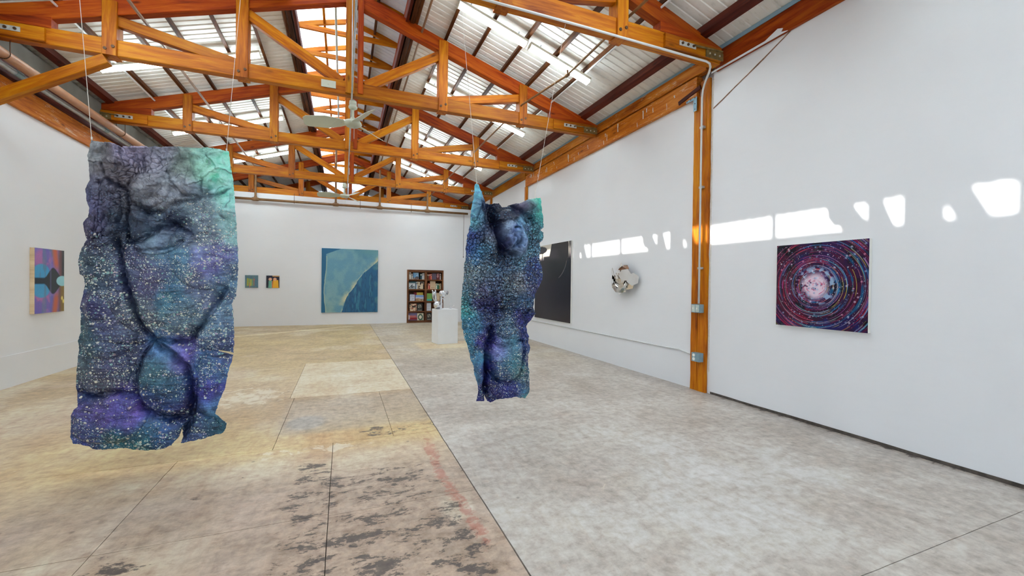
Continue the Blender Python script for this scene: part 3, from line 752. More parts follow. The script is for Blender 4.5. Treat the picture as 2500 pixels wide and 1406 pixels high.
# angle bracket at the post head
o = MB().prism([(4.72, 4.05), (4.66, 4.05), (4.66, 4.27), (4.86, 4.27), (4.86, 4.22), (4.72, 4.22)], 0, XR-0.068, XR-0.061)
o = o.build('angle_bracket', M['bracket_blue'])
for y, z in ((4.69, 4.08), (4.69, 4.16), (4.69, 4.245), (4.77, 4.245), (4.84, 4.245)): MB().disc((XR-0.068, y, z), (-1, 0, 0), 0.008, 0.004, 8).build('screw', M['bolt'], o)
tag(o, 'pale blue steel angle bracket at the head of the wall post', 'bracket')
o = beam('corbel_strip', (XR-0.074, 4.585, 4.355), (XR-0.074, 5.0, 4.28), 0.024, 0.06, M['timber_eave']); tag(o, 'short dark wooden strip nailed across the head of the wall post', 'strip')

# sprinkler and drain pipes
pipe('sprinkler_pipe', [(3.24, YF, 4.80), (3.22, 4.8, 4.80), (3.24, 5.85, 4.80), (3.02, 7.1, 4.80), (3.02, 16.0, 4.80)], 0.017, M['pipe_brown'], 'thin brown sprinkler pipe under the right roof slope', 'pipe')
o = MB().tube([(3.24, 5.78, 4.80), (3.24, 5.86, 4.80)], 0.03, 10).tube([(3.24, 5.82, 4.80), (3.24, 5.82, 4.87)], [0.014, 0.02], 10).build('sprinkler_fitting', M['pipe_brown']); tag(o, 'brown sprinkler head fitting on the right pipe beside a lamp', 'sprinkler head')
pipe('sprinkler_pipe', [(-2.52, YF, 5.0), (-2.52, 16.0, 5.0)], 0.02, M['pipe_brown'], 'thin tan sprinkler pipe under the left roof slope', 'pipe')
pipe('drain_pipe', [(-3.97, YF, 4.33), (-3.97, 15.92, 4.30)], 0.062, M['pipe_tan'], 'thick tan pipe along the top of the left wall', 'pipe', 14)
pc = MB().tube([(-4.115, YF, 4.275), (-4.115, 15.92, 4.265)], 0.036, 12).build('silver_pipe', M['steel'], None, None, True); tag(pc, 'silver grey pipe running beside the thick tan pipe on the left wall', 'pipe')
for y in (4.6, 7.75, 10.0, 13.0): MB().tube([(-4.115, y, 4.272), (-4.115, y+0.13, 4.272)], 0.042, 12).build('coupling', M['box_grey'], pc)
for i, y in enumerate((7.28, 10.28, 13.58)):
    mb = MB().tube([(-3.97+0.07*math.sin(a), y, 4.315-0.07*math.cos(a)) for a in np.linspace(-1.9, 1.9, 12)], 0.006, 6)
    mb.tube([(-4.036, y, 4.338), (-4.036, y, 4.52)], 0.006, 6).tube([(-3.904, y, 4.338), (-3.904, y, 4.52)], 0.006, 6)
    o = mb.build('pipe_hanger', M['bolt']); tag(o, 'thin iron hanger loop holding the tan pipe under the %s truss' % ['nearer fan', 'middle', 'farther fan'][i], 'hanger', 'pipe hangers')
# main along the back wall with risers
mp = MB().tube([(XL+0.1, 16.02, 4.20), (XR-0.25, 16.02, 4.26)], 0.042, 12).build('sprinkler_main', M['pipe_brown'], None, None, True)
for X, zt in ((-2.70, 5.0), (-0.26, 6.2), (1.22, 5.6), (2.95, 4.9)):
    z = 4.20+(X-XL-0.1)*0.06/(XR-XL-0.35)
    MB().tube([(X, 16.02, z), (X, 16.02, zt)], 0.034, 10).build('riser', M['pipe_brown'], mp)
    MB().tube([(X-0.10, 16.02, z), (X-0.06, 16.02, z), (X+0.06, 16.02, z), (X+0.10, 16.02, z)], [0.05, 0.062, 0.062, 0.05], 12).tube([(X, 16.02, z), (X, 16.02, z+0.10)], [0.055, 0.042], 12).build('tee_fitting', M['pipe_brown'], mp)
for X in (-1.56, 0.55, 2.35):
    MB().tube([(X, 16.02, 4.15), (X, 16.02, 4.50)], 0.007, 6).tube([(X-0.0, 16.02+0.05*math.cos(a), 4.23+0.05*math.sin(a)) for a in np.linspace(0, 6.28, 14)], 0.007, 6).build('hanger', M['bolt'], mp)
tag(mp, 'thick brown sprinkler main with risers along the top of the back wall', 'pipe')
pipe('ridge_conduit', [(0.105, 4.30, 4.455), (0.105, 16.3, 4.455)], 0.013, M['steel'], 'thin steel conduit running under the trusses along the centre line to the fans', 'conduit', 8)
o = MB().tube([(0.105, 7.16, 4.46), (0.105, 7.16, 6.0)], 0.013, 8).build('drop_conduit', M['steel'], None, None, True); tag(o, 'steel conduit rising in the gap of the king post above the nearer fan', 'conduit')
pipe('monitor_pipe', [(-0.16, YF, 6.33), (-0.16, 16.2, 6.33)], 0.02, M['fan'], 'pale pipe running lengthwise inside the roof monitor', 'pipe', 8)
pipe('purlin_pipe', [(1.20, YF, 5.74), (1.20, 16.2, 5.74)], 0.018, M['pipe_brown'], 'dark thin pipe beside the right edge of the roof monitor', 'pipe', 8)
pipe('purlin_conduit', [(3.66, YF, 4.985), (3.66, 16.2, 4.985)], 0.014, M['conduit'], 'thin pale conduit fixed along a purlin on the right roof slope', 'conduit', 8)
pipe('purlin_conduit', [(-3.42, YF, 4.985), (-3.42, 16.2, 4.985)], 0.014, M['conduit'], 'thin pale conduit fixed along a purlin on the left roof slope', 'conduit', 8)
o = MB().tube([(4.38, 16.02, 4.25), (4.38, 16.02, 2.55)], 0.006, 6).tube([(4.38, 16.02, 2.58), (4.38, 16.02, 2.53)], 0.014, 8).build('pull_cord', M['bolt']); tag(o, 'thin dark pull cord hanging in the back right corner', 'cord')

# fluorescent strip lights: two units end to end on each slope, mid bay
def lamp_unit():
    r = empty('strip_light', (0, 0, 0))
    MB().prism([(-0.05, 0.0), (0.05, 0.0), (0.04, 0.045), (-0.04, 0.045)], 0, -0.575, 0.575).build('housing', M['fixture'], r)
    for dy in (-0.036, 0.036): MB().tube([(-0.555, dy, -0.038), (0.555, dy, -0.038)], 0.017, 8).build('tube', M['tube'], r)
    for x in (-0.575, 0.56): MB().box((x, -0.056, -0.058), (x+0.015, 0.056, 0.002)).build('end_cap', M['fixture'], r)
    for x in (-0.4, 0.4): MB().box((x-0.008, -0.008, 0.045), (x+0.008, 0.008, 0.105)).build('hanger', M['steel'], r)
    return r
lu = lamp_unit(); first = True
LY = [-0.3, 2.8, 6.02, 8.72, 11.83, 14.68]
BAY = ['behind the camera', 'above the camera', 'in the bay above the hanging sculptures', 'in the bay behind the nearer fan', 'in the bay before the farther fan', 'in the bay nearest the back wall']
for s in (1, -1):
    for i, y in enumerate(LY):
        for k, xm in enumerate((2.08, 3.22)):
            X = xm if s > 0 else -(xm-2*XC)+(-0.06)
            o = lu if first else copy_tree(lu)
            first = False
            o.location = (X, y, z_raft(X)-0.115)
            o.rotation_euler = (0, s*math.atan(SL), 0)
            tag(o, '%s fluorescent strip light on the %s roof slope %s' % (['upper', 'lower'][k], 'right' if s > 0 else 'left', BAY[i]), 'strip light', 'fluorescent strip lights')

# ceiling fans
def fan(x, y, zt, rot, label):
    r = empty('ceiling_fan', (x, y, zt)); r.rotation_euler = (0, 0, 0)
    MB().lathe([(0.03, 0.0), (0.055, -0.02), (0.06, -0.075), (0.045, -0.085), (0.068, -0.105), (0.068, -0.13), (0.03, -0.16)], n=20).build('canopy', M['fan'], r, None, True)
    MB().lathe([(0.020, -0.15), (0.020, -0.27), (0.032, -0.285), (0.040, -0.33), (0.026, -0.335)], n=14).build('downrod', M['fan'], r, None, True)
    MB().lathe([(0.03, -0.325), (0.12, -0.345), (0.135, -0.37), (0.132, -0.40), (0.10, -0.425), (0.03, -0.43)], n=28).build('motor', M['fan'], r, None, True)
    for k in range(3):
        a = rot+k*2*math.pi/3; ca, sa = math.cos(a), math.sin(a)
        def P(rad, wid, z): return (rad*ca-wid*sa, rad*sa+wid*ca, z)
        prof = [(0.12, 0.055, 0.020), (0.20, 0.085, 0.034), (0.40, 0.105, 0.058), (0.69, 0.085, 0.050), (0.74, 0.055, 0.032)]
        vs = []; fs = []
        for rad, wd, tw in prof:
            for sgn in (1, -1):
                for th in (0.004, -0.004): vs.append(P(rad, sgn*wd, -0.375+sgn*tw+th-0.03*(rad-0.12)))
        for i in range(len(prof)-1):
            q = i*4; fs += [(q, q+4, q+6, q+2), (q+1, q+3, q+7, q+5), (q, q+1, q+5, q+4), (q+2, q+6, q+7, q+3)]
        fs += [(0, 2, 3, 1), (len(vs)-4, len(vs)-3, len(vs)-1, len(vs)-2)]
        bl = mesh_obj('blade', vs, fs, M['fan'], r)
        for wd in (-0.03, 0.03):
            MB().disc(P(0.17, wd, -0.38), (0, 0, -1), 0.012, 0.006, 8).build('screw', M['strap'], bl)
    MB().tube([(0.02, 0, -0.42), (0.02, 0, -0.62)], 0.003, 6).build('pull_chain', M['steel'], r)
    tag(r, label, 'ceiling fan', 'ceiling fans')
fan(0.125, 7.29, 4.45, math.radians(-71), 'sage white three-blade ceiling fan, the larger nearer one')
fan(0.02, 13.45, 4.45, math.radians(-62), 'small three-blade ceiling fan, the farther one near the back wall')
# =================================================================== PAINTINGS
def painting(name, tl, u, w, h, depth, arr, label, side_mat, paint='paint', cat='painting', front_name='painted_face'):
    """tl: top-left corner of the front face; u: unit direction from left to right; arr: rows x cols x 3 pigment colours"""
    tl = Vector(tl); u = Vector(u); up = Vector((0, 0, 1)); nrm = u.cross(up)      # towards the viewer
    base = tl+u*(w/2)-up*h-nrm*(depth/2)
    r = empty(name, base)
    def L(a, b, c): return (tl+u*a-up*b+nrm*c)-base
    vs = [L(a, b, c) for c in (-0.001, -depth) for a, b in ((0, 0), (w, 0), (w, h), (0, h))]
    mesh_obj('stretcher', vs, [(0, 1, 2, 3)[::-1], (4, 5, 6, 7), (0, 1, 5, 4), (1, 2, 6, 5), (2, 3, 7, 6), (3, 0, 4, 7)], side_mat, r)
    nv, nu = arr.shape[:2]
    A, B = np.meshgrid(np.linspace(0, w, nu), np.linspace(0, h, nv))
    o3 = np.array(tl-base); co = o3+A[..., None]*np.array(u)-B[..., None]*np.array(up)+0.0005*np.array(nrm)
    q = grid_quads(nu, nv)[:, ::-1]
    f = np_mesh(front_name, co.reshape(-1, 3), q, M[paint], r, smooth=True)
    set_col(f.data, nplin(np.clip(arr, 0, 255)).reshape(-1, 3))
    tag(r, label, cat)
    return r
def px_grid(nu, nv):
    return np.meshgrid((np.arange(nu)+0.5)/nu, (np.arange(nv)+0.5)/nv)
def lay(a, c, w): return a*(1-w[..., None])+np.array(c, float)*w[..., None]

def art_spiral(n=330):
    rg = np.random.RandomState(11)
    U, V = px_grid(n, n); cx, cy_ = 0.465, 0.505
    dx, dy = U-cx, V-cy_; R = np.hypot(dx, dy); T = np.arctan2(dy, dx)
    a = np.zeros((n, n, 3))+np.array((44, 8, 40))
    tn = vnoise(np.cos(T)*2.2+5, np.sin(T)*2.2+R*5, 3)
    st = fbm(R*46+0.6*np.cos(T), np.cos(T)*1.6+np.sin(T)*1.9, 4, 7)
    a = lay(a, (18, 22, 92), sstep(0.40, 0.7, fbm(U*5, V*5, 4, 2))*0.9)
    a = lay(a, (14, 70, 160), sstep(0.50, 0.72, fbm(U*4+3, V*4, 4, 6))*sstep(-0.3, 0.5, dy+dx*0.7)*0.9)
    a = lay(a, (96, 6, 34), sstep(0.54, 0.70, st)*0.7*sstep(0.14, 0.22, R))
    a = lay(a, (62, 8, 46), sstep(0.45, 0.6, tn)*0.5)
    a = lay(a, (8, 6, 26), sstep(0.56, 0.70, fbm(U*6, V*6+9, 4, 8))*0.8)
    a = lay(a, (10, 100, 150), sstep(0.60, 0.72, fbm(R*30, np.cos(T-0.6)*1.4+np.sin(T)*1.2, 3, 12))*sstep(-0.5, 0.6, np.cos(T-0.6))*0.7)
    pal = [(232, 60, 92), (238, 110, 150), (240, 30, 60), (226, 220, 232), (240, 222, 90), (120, 200, 220), (60, 150, 230), (200, 90, 190), (250, 190, 200)]
    for i in range(300):
        r0 = 0.13+0.62*rg.rand()**0.8; t0 = rg.uniform(-math.pi, math.pi); ln = rg.uniform(0.2, 1.5)*(0.35/max(r0, 0.2))
        w = rg.choice([0.0012, 0.0016, 0.0022, 0.0030]); right = math.cos(t0+ln/2-0.5)
        c = pal[rg.randint(len(pal))]
        if right > 0 and rg.rand() < 0.45: c = pal[rg.choice([3, 4, 5, 6])]
        if right < 0 and rg.rand() < 0.5: c = pal[rg.choice([0, 1, 2])]
        dt = np.mod(T-t0, 2*math.pi); m = np.clip(1.3-np.abs(R-r0-0.006*dt)/w, 0, 1)*((dt < ln))*np.clip((ln-dt)*10, 0, 1)
        a = lay(a, c, m*rg.uniform(0.5, 0.95))
    # bright cluster at the centre
    core = sstep(0.215, 0.10, R*(1+0.35*(fbm(U*9, V*9, 3, 4)-0.5)))
    a = lay(a, (238, 214, 228), core*sstep(0.26, 0.46, fbm(U*22, V*22, 4, 9))*0.95)
    a = lay(a, (190, 70, 110), core*sstep(0.64, 0.74, fbm(R*60, T*1.5, 3, 5))*0.7)
    a = lay(a, (150, 180, 216), sstep(0.26, 0.19, R)*sstep(0.12, 0.17, R)*sstep(0.5, 0.6, fbm(U*20, V*20, 3, 14))*0.9)
    for i in range(1000):
        x, y = rg.rand(2)
        if rg.rand() < 0.3:
            q = abs(rg.normal(0, 0.14)); t0 = rg.uniform(0, 6.28); x, y = cx+q*math.cos(t0), cy_+q*math.sin(t0)
        big = rg.rand()
        s = 0.0022 if big < 0.7 else (0.0042 if big < 0.92 else 0.011)
        i0, i1 = int((y-0.03)*n), int((y+0.03)*n); j0, j1 = int((x-0.03)*n), int((x+0.03)*n)
        if i0 < 0 or j0 < 0 or i1 >= n or j1 >= n: continue
        sl = (slice(i0, i1), slice(j0, j1)); d = np.hypot(U[sl]-x, V[sl]-y)
        c = [(224, 226, 240), (150, 190, 222), (236, 160, 190), (130, 150, 190)][rg.randint(4)]
        a[sl] = lay(a[sl], c, sstep(s*1.4, s*0.6, d)*(0.9 if s < 0.01 else 0.6))
    return a
M['edge_white'] = simple('white_canvas_edge', (236, 234, 226), 0.6, 0, 0.03, 8)
M['edge_wood'] = wood('birch_panel_edge', (206, 176, 136), (226, 200, 162), (238, 216, 182), 0.5, False, 0.1)
M['edge_blue'] = simple('teal_canvas_edge', (52, 112, 134), 0.6, 0, 0.2, 8)
M['edge_dark'] = simple('plum_black_edge', (40, 30, 42), 0.35, 0, 0.1, 8)
painting('painting', (XR-0.045, 3.422, 1.992), (0, -1, 0), 0.935, 0.925, 0.044, art_spiral(), 'square painting of a red and blue star spiral on the near right wall', M['edge_white'], 'paint_gloss')

def art_black(n=110):
    U, V = px_grid(n, n)
    a = np.zeros((n, n, 3))+np.array((26, 18, 30))
    drop = np.hypot((U-0.60)/0.33, (V-0.10)/0.38)
    a = lay(a, (216, 208, 192), sstep(0.24, 0.13, V)*sstep(0.985, 0.97, U)*0.92)
    a = lay(a, (14, 9, 14), sstep(1.04, 0.98, drop)*np.maximum(sstep(0.49, 0.51, U+0.4*V), sstep(0.15, 0.17, V)))
    blob = np.hypot((U-0.16)/0.20, (V-0.07)/0.05); a = lay(a, (22, 16, 22), sstep(1.1, 0.95, blob))
    a = lay(a, (112, 104, 108), sstep(0.022, 0.008, np.abs(drop-0.95))*sstep(0.16, 0.26, V)*sstep(0.62, 0.75, U)*0.8)
    a = lay(a, (14, 10, 16), sstep(0.016, 0.008, np.abs(U-0.955))*sstep(0.3, 0.2, V))
    return a
painting('painting', (XR-0.04, 10.15, 2.505), (0, -1, 0), 1.90, 1.865, 0.038, art_black(), 'large near-black painting with a dark drop shape, right wall behind the smaller sculpture', M['edge_white'], 'paint_gloss')

def art_blue(nu=170, nv=190):
    U, V = px_grid(nu, nv)
    n1 = fbm(U*6, V*6, 5, 3); n2 = fbm(U*3+4, V*3, 4, 8); n3 = fbm(U*26, V*5, 4, 5)
    a = np.zeros((nv, nu, 3))+np.array((98, 148, 170))
    a = lay(a, (122, 164, 172), sstep(0.4, 0.65, n1)*0.7); a = lay(a, (70, 124, 152), sstep(0.48, 0.7, n2)*0.8)
    a = lay(a, (142, 176, 178), sstep(0.5, 0.7, n1)*sstep(0.5, 0.9, V)*0.6)
    a = lay(a, (140, 170, 152), sstep(0.7, 1.0, V)*sstep(0.3, 0.1, U)*0.4)
    # mountain flank: ragged diagonal from bottom left to upper right
    e = np.interp(V, [0.08, 0.30, 0.36, 0.42, 0.55, 0.70, 0.84, 1.0], [1.10, 0.84, 0.74, 0.69, 0.60, 0.48, 0.40, 0.34])
    e = e+0.05*(fbm(V*13, V*0, 4, 2)-0.5)
    s = U-e
    gl = sstep(0.13, 0.0, -s)*sstep(-0.01, 0.0, -s)
    a = lay(a, (214, 204, 160), gl*sstep(0.35, 0.62, n1)*0.85)
    a = lay(a, (236, 224, 176), sstep(0.03, 0.0, -s)*(s < 0)*0.6*sstep(0.4, 0.55, n3))
    mt = sstep(-0.006, 0.008, s)
    m_col = np.zeros_like(a)+np.array((30, 92, 132)); m_col = lay(m_col, (20, 66, 108), sstep(0.45, 0.6, n3)*0.8)
    m_col = lay(m_col, (66, 134, 158), sstep(0.55, 0.72, n3)*0.7); m_col = lay(m_col, (108, 150, 150), sstep(0.84, 1.0, U)*sstep(0.4, 0.6, n1)*0.8)
    a = a*(1-mt[..., None])+m_col*mt[..., None]
    a = lay(a, (110, 160, 160), sstep(0.16, 0.02, V)*sstep(0.4, 0.9, U)*0.6)
    edge = 0.062+0.02*np.sin(V*7)+0.012*(fbm(V*20, V*0, 3, 1)-0.5)
    border = np.maximum(sstep(edge+0.008, edge-0.004, U), (V < 0.12*(1-U*2.9)**1.0)*1.0*(U < 0.35))
    a = lay(a, (28, 96, 136), border*0.95)
    a = lay(a, (196, 200, 166), sstep(0.012, 0.004, np.abs(U-edge-0.006))*(V > 0.12)*0.6)
    return a
painting('painting', (-0.70, YB-0.045, 2.695), (1, 0, 0), 1.885, 2.265, 0.044, art_blue(), 'large teal and blue painting of a mountain slope on the back wall', M['edge_blue'])

def art_small1(n=44):
    U, V = px_grid(n, n); n1 = fbm(U*6, V*6, 3, 3)
    a = np.zeros((n, n, 3))+np.array((84, 118, 136)); a = lay(a, (104, 130, 130), sstep(0.4, 0.7, n1))
    for x, c in ((0.20, (176, 168, 60)), (0.32, (150, 170, 80)), (0.45, (196, 190, 70)), (0.56, (120, 160, 120)), (0.68, (150, 120, 110))):
        a = lay(a, c, sstep(0.06, 0.035, np.abs(U-x))*sstep(0.24, 0.32, V+0.05*np.sin(x*40))*sstep(0.9, 0.8, V))
    a = lay(a, (206, 120, 96), sstep(0.035, 0.02, np.abs(U-0.36))*(V > 0.6))
    a = lay(a, (200, 110, 90), sstep(0.06, 0.04, np.hypot(U-0.70, V-0.36)))
    return a
painting('painting', (-3.0, YB-0.03, 1.70), (1, 0, 0), 0.37, 0.41, 0.029, art_small1(), 'small blue-grey painting with yellow streaks, left one of the small pair', M['edge_blue'])
def art_small2(n=44):
    U, V = px_grid(n, n)
    a = np.zeros((n, n, 3))+np.array((30, 30, 50)); a = lay(a, (206, 160, 96), ((U > 0.48) & (V < 0.10))*1.0)
    a = lay(a, (206, 160, 96), ((U > 0.55) & (V < 0.06))*1.0)
    a = lay(a, (112, 172, 150), sstep(0.02, 0.0, np.abs(U-0.33)-0.10-0.06*V)*(V > 0.42))
    a = lay(a, (220, 110, 70), sstep(0.04, 0.02, np.abs(U-0.47))*(V > 0.45))
    a = lay(a, (238, 178, 46), sstep(0.02, 0.0, np.abs(U-0.72)-0.16-0.06*V)*(V > 0.36))
    a = lay(a, (226, 176, 150), sstep(1.1, 0.9, np.hypot((U-0.31)/0.13, (V-0.30)/0.115)))
    a = lay(a, (228, 166, 130), sstep(1.1, 0.9, np.hypot((U-0.66)/0.13, (V-0.30)/0.125)))
    return a
painting('painting', (-2.39, YB-0.03, 1.70), (1, 0, 0), 0.385, 0.415, 0.029, art_small2(), 'small dark painting of two plain round-headed figures, right one of the small pair', M['edge_dark'])

def art_left(nu=90, nv=130):
    U, V = px_grid(nu, nv); n1 = fbm(U*5, V*5, 4, 6); n2 = fbm(U*9, V*3, 4, 2)
    Vm = 0.5-np.abs(V-0.5)                                     # the pattern mirrors about the middle
    a = np.zeros((nv, nu, 3))+np.array((132, 110, 186))
    a = lay(a, (176, 112, 168), sstep(1.1, 0.6, np.hypot((U-0.26)/0.32, (Vm-0.17)/0.17))*0.9)
    a = lay(a, (96, 96, 180), sstep(0.5, 0.65, n1)*0.7)
    a = lay(a, (66, 160, 206), sstep(1.08, 0.9, np.hypot((U-0.22)/0.27, (Vm-0.37)/0.13))*0.9)
    a = lay(a, (96, 118, 150), sstep(0.6, 0.66, n2)*0.6)
    a = lay(a, (200, 92, 50), sstep(0.16, 0.02, np.abs(U-0.66-0.25*Vm))*sstep(0.40, 0.2, Vm)*0.85)
    a = lay(a, (112, 66, 60), sstep(0.74, 0.86, U)*0.85)
    a = lay(a, (58, 56, 56), sstep(0.86, 0.96, U)*(V < 0.5)); a = lay(a, (136, 112, 40), sstep(0.80, 0.94, U)*(V > 0.5)*0.8)
    a = lay(a, (30, 32, 40), sstep(0.03, 0.0, np.abs(V-0.5)-0.03-0.16*sstep(0.3, 0.6, U)*sstep(0.95, 0.6, U))*0.95)
    a = lay(a, (130, 130, 180), sstep(0.05, 0.0, np.abs(U-0.52))*sstep(0.1, 0.3, Vm)*0.5)
    a = lay(a, (150, 206, 216), sstep(1.05, 0.9, np.hypot((U-0.93)/0.22, (V-0.50)/0.085)))
    for x, y in ((0.92, 0.78), (0.97, 0.83)): a = lay(a, (238, 214, 110), sstep(0.045, 0.02, np.hypot(U-x, V-y)))
    return a
painting('painting', (XL+0.055, 8.32, 1.955), (0, 1, 0), 0.70, 0.975, 0.054, art_left(), 'tall violet and blue mirrored painting on the left wall with pale wood edges', M['edge_wood'], 'paint_gloss')

# =================================================================== BOOKCASE AND BOOKS
def CX(cx): return 2.24+(cx-225)*0.002317
def CZ(cy_): return 2.015-(cy_-125)*0.00235
bk = empty('bookcase', ((NX0+NX1)/2, YB+0.2, 0)); bb = ((NX0+NX1)/2, YB+0.2, 0)
yF, yR = YB-0.015, YB+0.42
SH = [1.651, 1.282, 0.823, 0.440, 0.081]
def plank(name, a, b_, mat=None):
    a = Vector(a); b_ = Vector(b_); c = (a+b_)/2; d = b_-a
    i = max(range(3), key=lambda k: d[k])
    ax = [Vector((1, 0, 0)), Vector((0, 1, 0)), Vector((0, 0, 1))]
    o3 = [k for k in range(3) if k != i]
    hgt = o3[1]; wid = o3[0]
    return beam(name, c-ax[i]*d[i]/2, c+ax[i]*d[i]/2, d[wid], d[hgt], M['shelf_wood'], bk, upv=ax[hgt], ch=0.004, base=bb)
plank('side_panel', (NX0, yF, 0.0), (NX0+0.062, yR, 2.01)); plank('side_panel', (NX1-0.055, yF, 0.0), (NX1, yR, 2.01))
plank('top_panel', (NX0+0.06, yF, 1.925), (NX1-0.055, yR, 2.01))
xd0, xd1 = CX(513), CX(548); plank('divider', (xd0, yF+0.005, 0.03), (xd1, yR, 1.925))
plank('base_panel', (NX0+0.06, yF, 0.0), (NX1-0.055, yR, 0.080))
for z in SH[:-1]:
    plank('shelf', (NX0+0.06, yF+0.012, z-0.045), (xd0, yR, z-0.001)); plank('shelf', (xd1, yF+0.012, z-0.045), (NX1-0.055, yR, z-0.001))
mesh_obj('back_panel', *(lambda m_: (m_.v, m_.f))(MB().box((NX0-bb[0]+.01, yR-bb[1]-0.012, 0.02), (NX1-bb[0]-.01, yR-bb[1]-0.002, 1.99))), M['shelf_wood'], bk)
tag(bk, 'dark walnut two-column bookcase built into the back wall', 'bookcase')

M['pages'] = simple('book_pages', (226, 216, 194), 0.8, 0, 0.08, 60)
BOOKM = {}
def bookmat(c):
    if c not in BOOKM: BOOKM[c] = simple('book_cloth', c, 0.55, 0, 0.10, 25)
    return BOOKM[c]
def spine_book(cx0, cx1, top, shelf, col, label, lean=0.0, depth=0.20):
    x0, x1 = CX(cx0), CX(cx1); w = x1-x0-0.002; z0 = SH[shelf]; hgt = CZ(top)-z0; y0 = YB+0.055
    mb = MB(); t_ = 0.003
    mb.box((-w/2, 0, 0), (-w/2+t_, depth, hgt)); mb.box((w/2-t_, 0, 0), (w/2, depth, hgt)); mb.box((-w/2+t_, 0, 0), (w/2-t_, t_, hgt))
    r = mb.build('book', bookmat(col), None, ((x0+x1)/2, y0, z0+0.0005))
    MB().box((-w/2+t_, t_, 0.004), (w/2-t_, depth-0.005, hgt-0.004)).build('page_block', M['pages'], r)
    MB().box((-w/2+0.15*w, -0.0012, hgt*0.68), (w/2-0.15*w, 0, hgt*0.86)).build('spine_label', M['pages'] if sum(col) < 420 else bookmat((120, 100, 84)), r)
    if lean:
        r.rotation_euler = (0, lean, 0); r.location.z += abs(math.sin(lean))*w/2
    tag(r, label, 'book', 'books in the bookcase')
def face_book(cx0, cx1, top, shelf, fn, back, label, dy=0.0):
    x0, x1 = CX(cx0), CX(cx1); w = x1-x0; z0 = SH[shelf]; hgt = CZ(top)-z0; th = 0.026; y0 = YB+0.07+dy
    mb = MB(); mb.box((-w/2, 0.0006, 0), (w/2, 0.003, hgt)); mb.box((-w/2, th-0.003, 0), (w/2, th, hgt)); mb.box((-w/2, 0.003, 0), (-w/2+0.003, th-0.003, hgt))
    r = mb.build('book', bookmat(back), None, ((x0+x1)/2, y0, z0+0.003)); r.rotation_euler = (-0.07, 0, 0)
    MB().box((-w/2+0.003, 0.003, 0.004), (w/2-0.004, th-0.003, hgt-0.004)).build('page_block', M['pages'], r)
    nu, nv = 26, 30; U, V = px_grid(nu, nv); arr = fn(U, V)
    A, B = np.meshgrid(np.linspace(-w/2, w/2, nu), np.linspace(hgt, 0, nv))
    f = np_mesh('cover_print', np.stack([A, A*0, B], -1).reshape(-1, 3), grid_quads(nu, nv)[:, ::-1], M['print'], r, False)
    set_col(f.data, nplin(np.clip(arr, 0, 255)).reshape(-1, 3))
    tag(r, label, 'book', 'books in the bookcase')
def flat(c): return lambda U, V: np.zeros(U.shape+(3,))+np.array(c, float)
def a_sky(U, V):
    a = flat((112, 168, 214))(U, V); a = lay(a, (170, 200, 224), sstep(0.5, 0.6, fbm(U*4, V*6, 3, 2))); a = lay(a, (96, 84, 90), (V > 0.66+0.1*np.sin(U*7))*1.0)
    return lay(a, (190, 170, 150), (V > 0.8)*sstep(0.5, 0.6, fbm(U*9, V*9, 2, 4)))
def a_mount(U, V):
    a = flat((58, 98, 110))(U, V); a = lay(a, (214, 222, 226), ((V > 0.22) & (U > 0.05) & (U < 0.92) & (V < 0.94))*1.0)
    return lay(a, (52, 62, 72), ((V > 0.38+0.9*np.abs(U-0.52)) & (V < 0.86))*sstep(0.3, 0.5, fbm(U*8, V*8, 3, 3)))
def a_fig(U, V):
    a = flat((222, 206, 178))(U, V); a = lay(a, (40, 30, 28), ((U > 0.28) & (U < 0.92) & (V > 0.08) & (V < 0.42))*1.0)
    a = lay(a, (226, 204, 170), (np.hypot((U-0.66)/0.2, (V-0.34)/0.12) < 1)*1.0); a = lay(a, (70, 50, 40), ((U < 0.34) & (V > 0.5))*sstep(0.45, 0.55, fbm(U*7, V*7, 2, 6)))
    return lay(a, (40, 30, 28), ((V > 0.42) & (U > 0.84))*1.0)
def a_text(U, V):
    a = flat((216, 218, 228))(U, V); a = lay(a, (44, 40, 60), ((U < 0.07) | (U > 0.93) | (V < 0.10) | (V > 0.97))*1.0)
    return lay(a, (120, 124, 140), ((np.mod(V*12, 1) < 0.4) & (U > 0.16) & (U < 0.8) & (V > 0.2) & (V < 0.8))*(fbm(U*20, V*12, 2, 5) > 0.45)*0.8)
def a_land(U, V):
    a = flat((122, 158, 214))(U, V); a = lay(a, (216, 206, 206), sstep(0.28, 0.5, V)*(V < 0.6)); a = lay(a, (150, 116, 84), (V > 0.62-0.06*np.sin(U*6))*1.0)
    return lay(a, (206, 178, 134), (V > 0.74)*sstep(0.4, 0.6, fbm(U*8, V*8, 3, 1)))
def a_mask(U, V):
    a = flat((226, 206, 174))(U, V); a = lay(a, (176, 90, 70), sstep(0.56, 0.62, fbm(U*9, V*9, 3, 7))); a = lay(a, (48, 36, 30), ((np.abs(U-0.56) < 0.2) & (np.abs(V-0.42) < 0.13))*1.0)
    return lay(a, (60, 44, 38), sstep(0.62, 0.68, fbm(U*8+4, V*8, 3, 9)))
def a_dark(U, V):
    a = flat((40, 40, 36))(U, V); a = lay(a, (196, 190, 170), (np.hypot((U-0.5)/0.32, (V-0.42)/0.22) < 1)*sstep(0.4, 0.5, fbm(U*10, V*10, 3, 2))); return lay(a, (200, 196, 180), ((V > 0.86) & (V < 0.92) & (U > 0.15) & (U < 0.85))*0.8)
def a_red(U, V):
    a = flat((128, 116, 156))(U, V); a = lay(a, (206, 110, 96), (V > 0.38)*sstep(0.3, 0.6, fbm(U*5, V*9, 3, 3))); a = lay(a, (150, 30, 36), (V > 0.62)*1.0); a = lay(a, (226, 206, 206), (np.hypot((U-0.08)/0.12, (V-0.6)/0.3) < 1)*1.0)
    return lay(a, (74, 80, 130), (V > 0.86)*0.7)
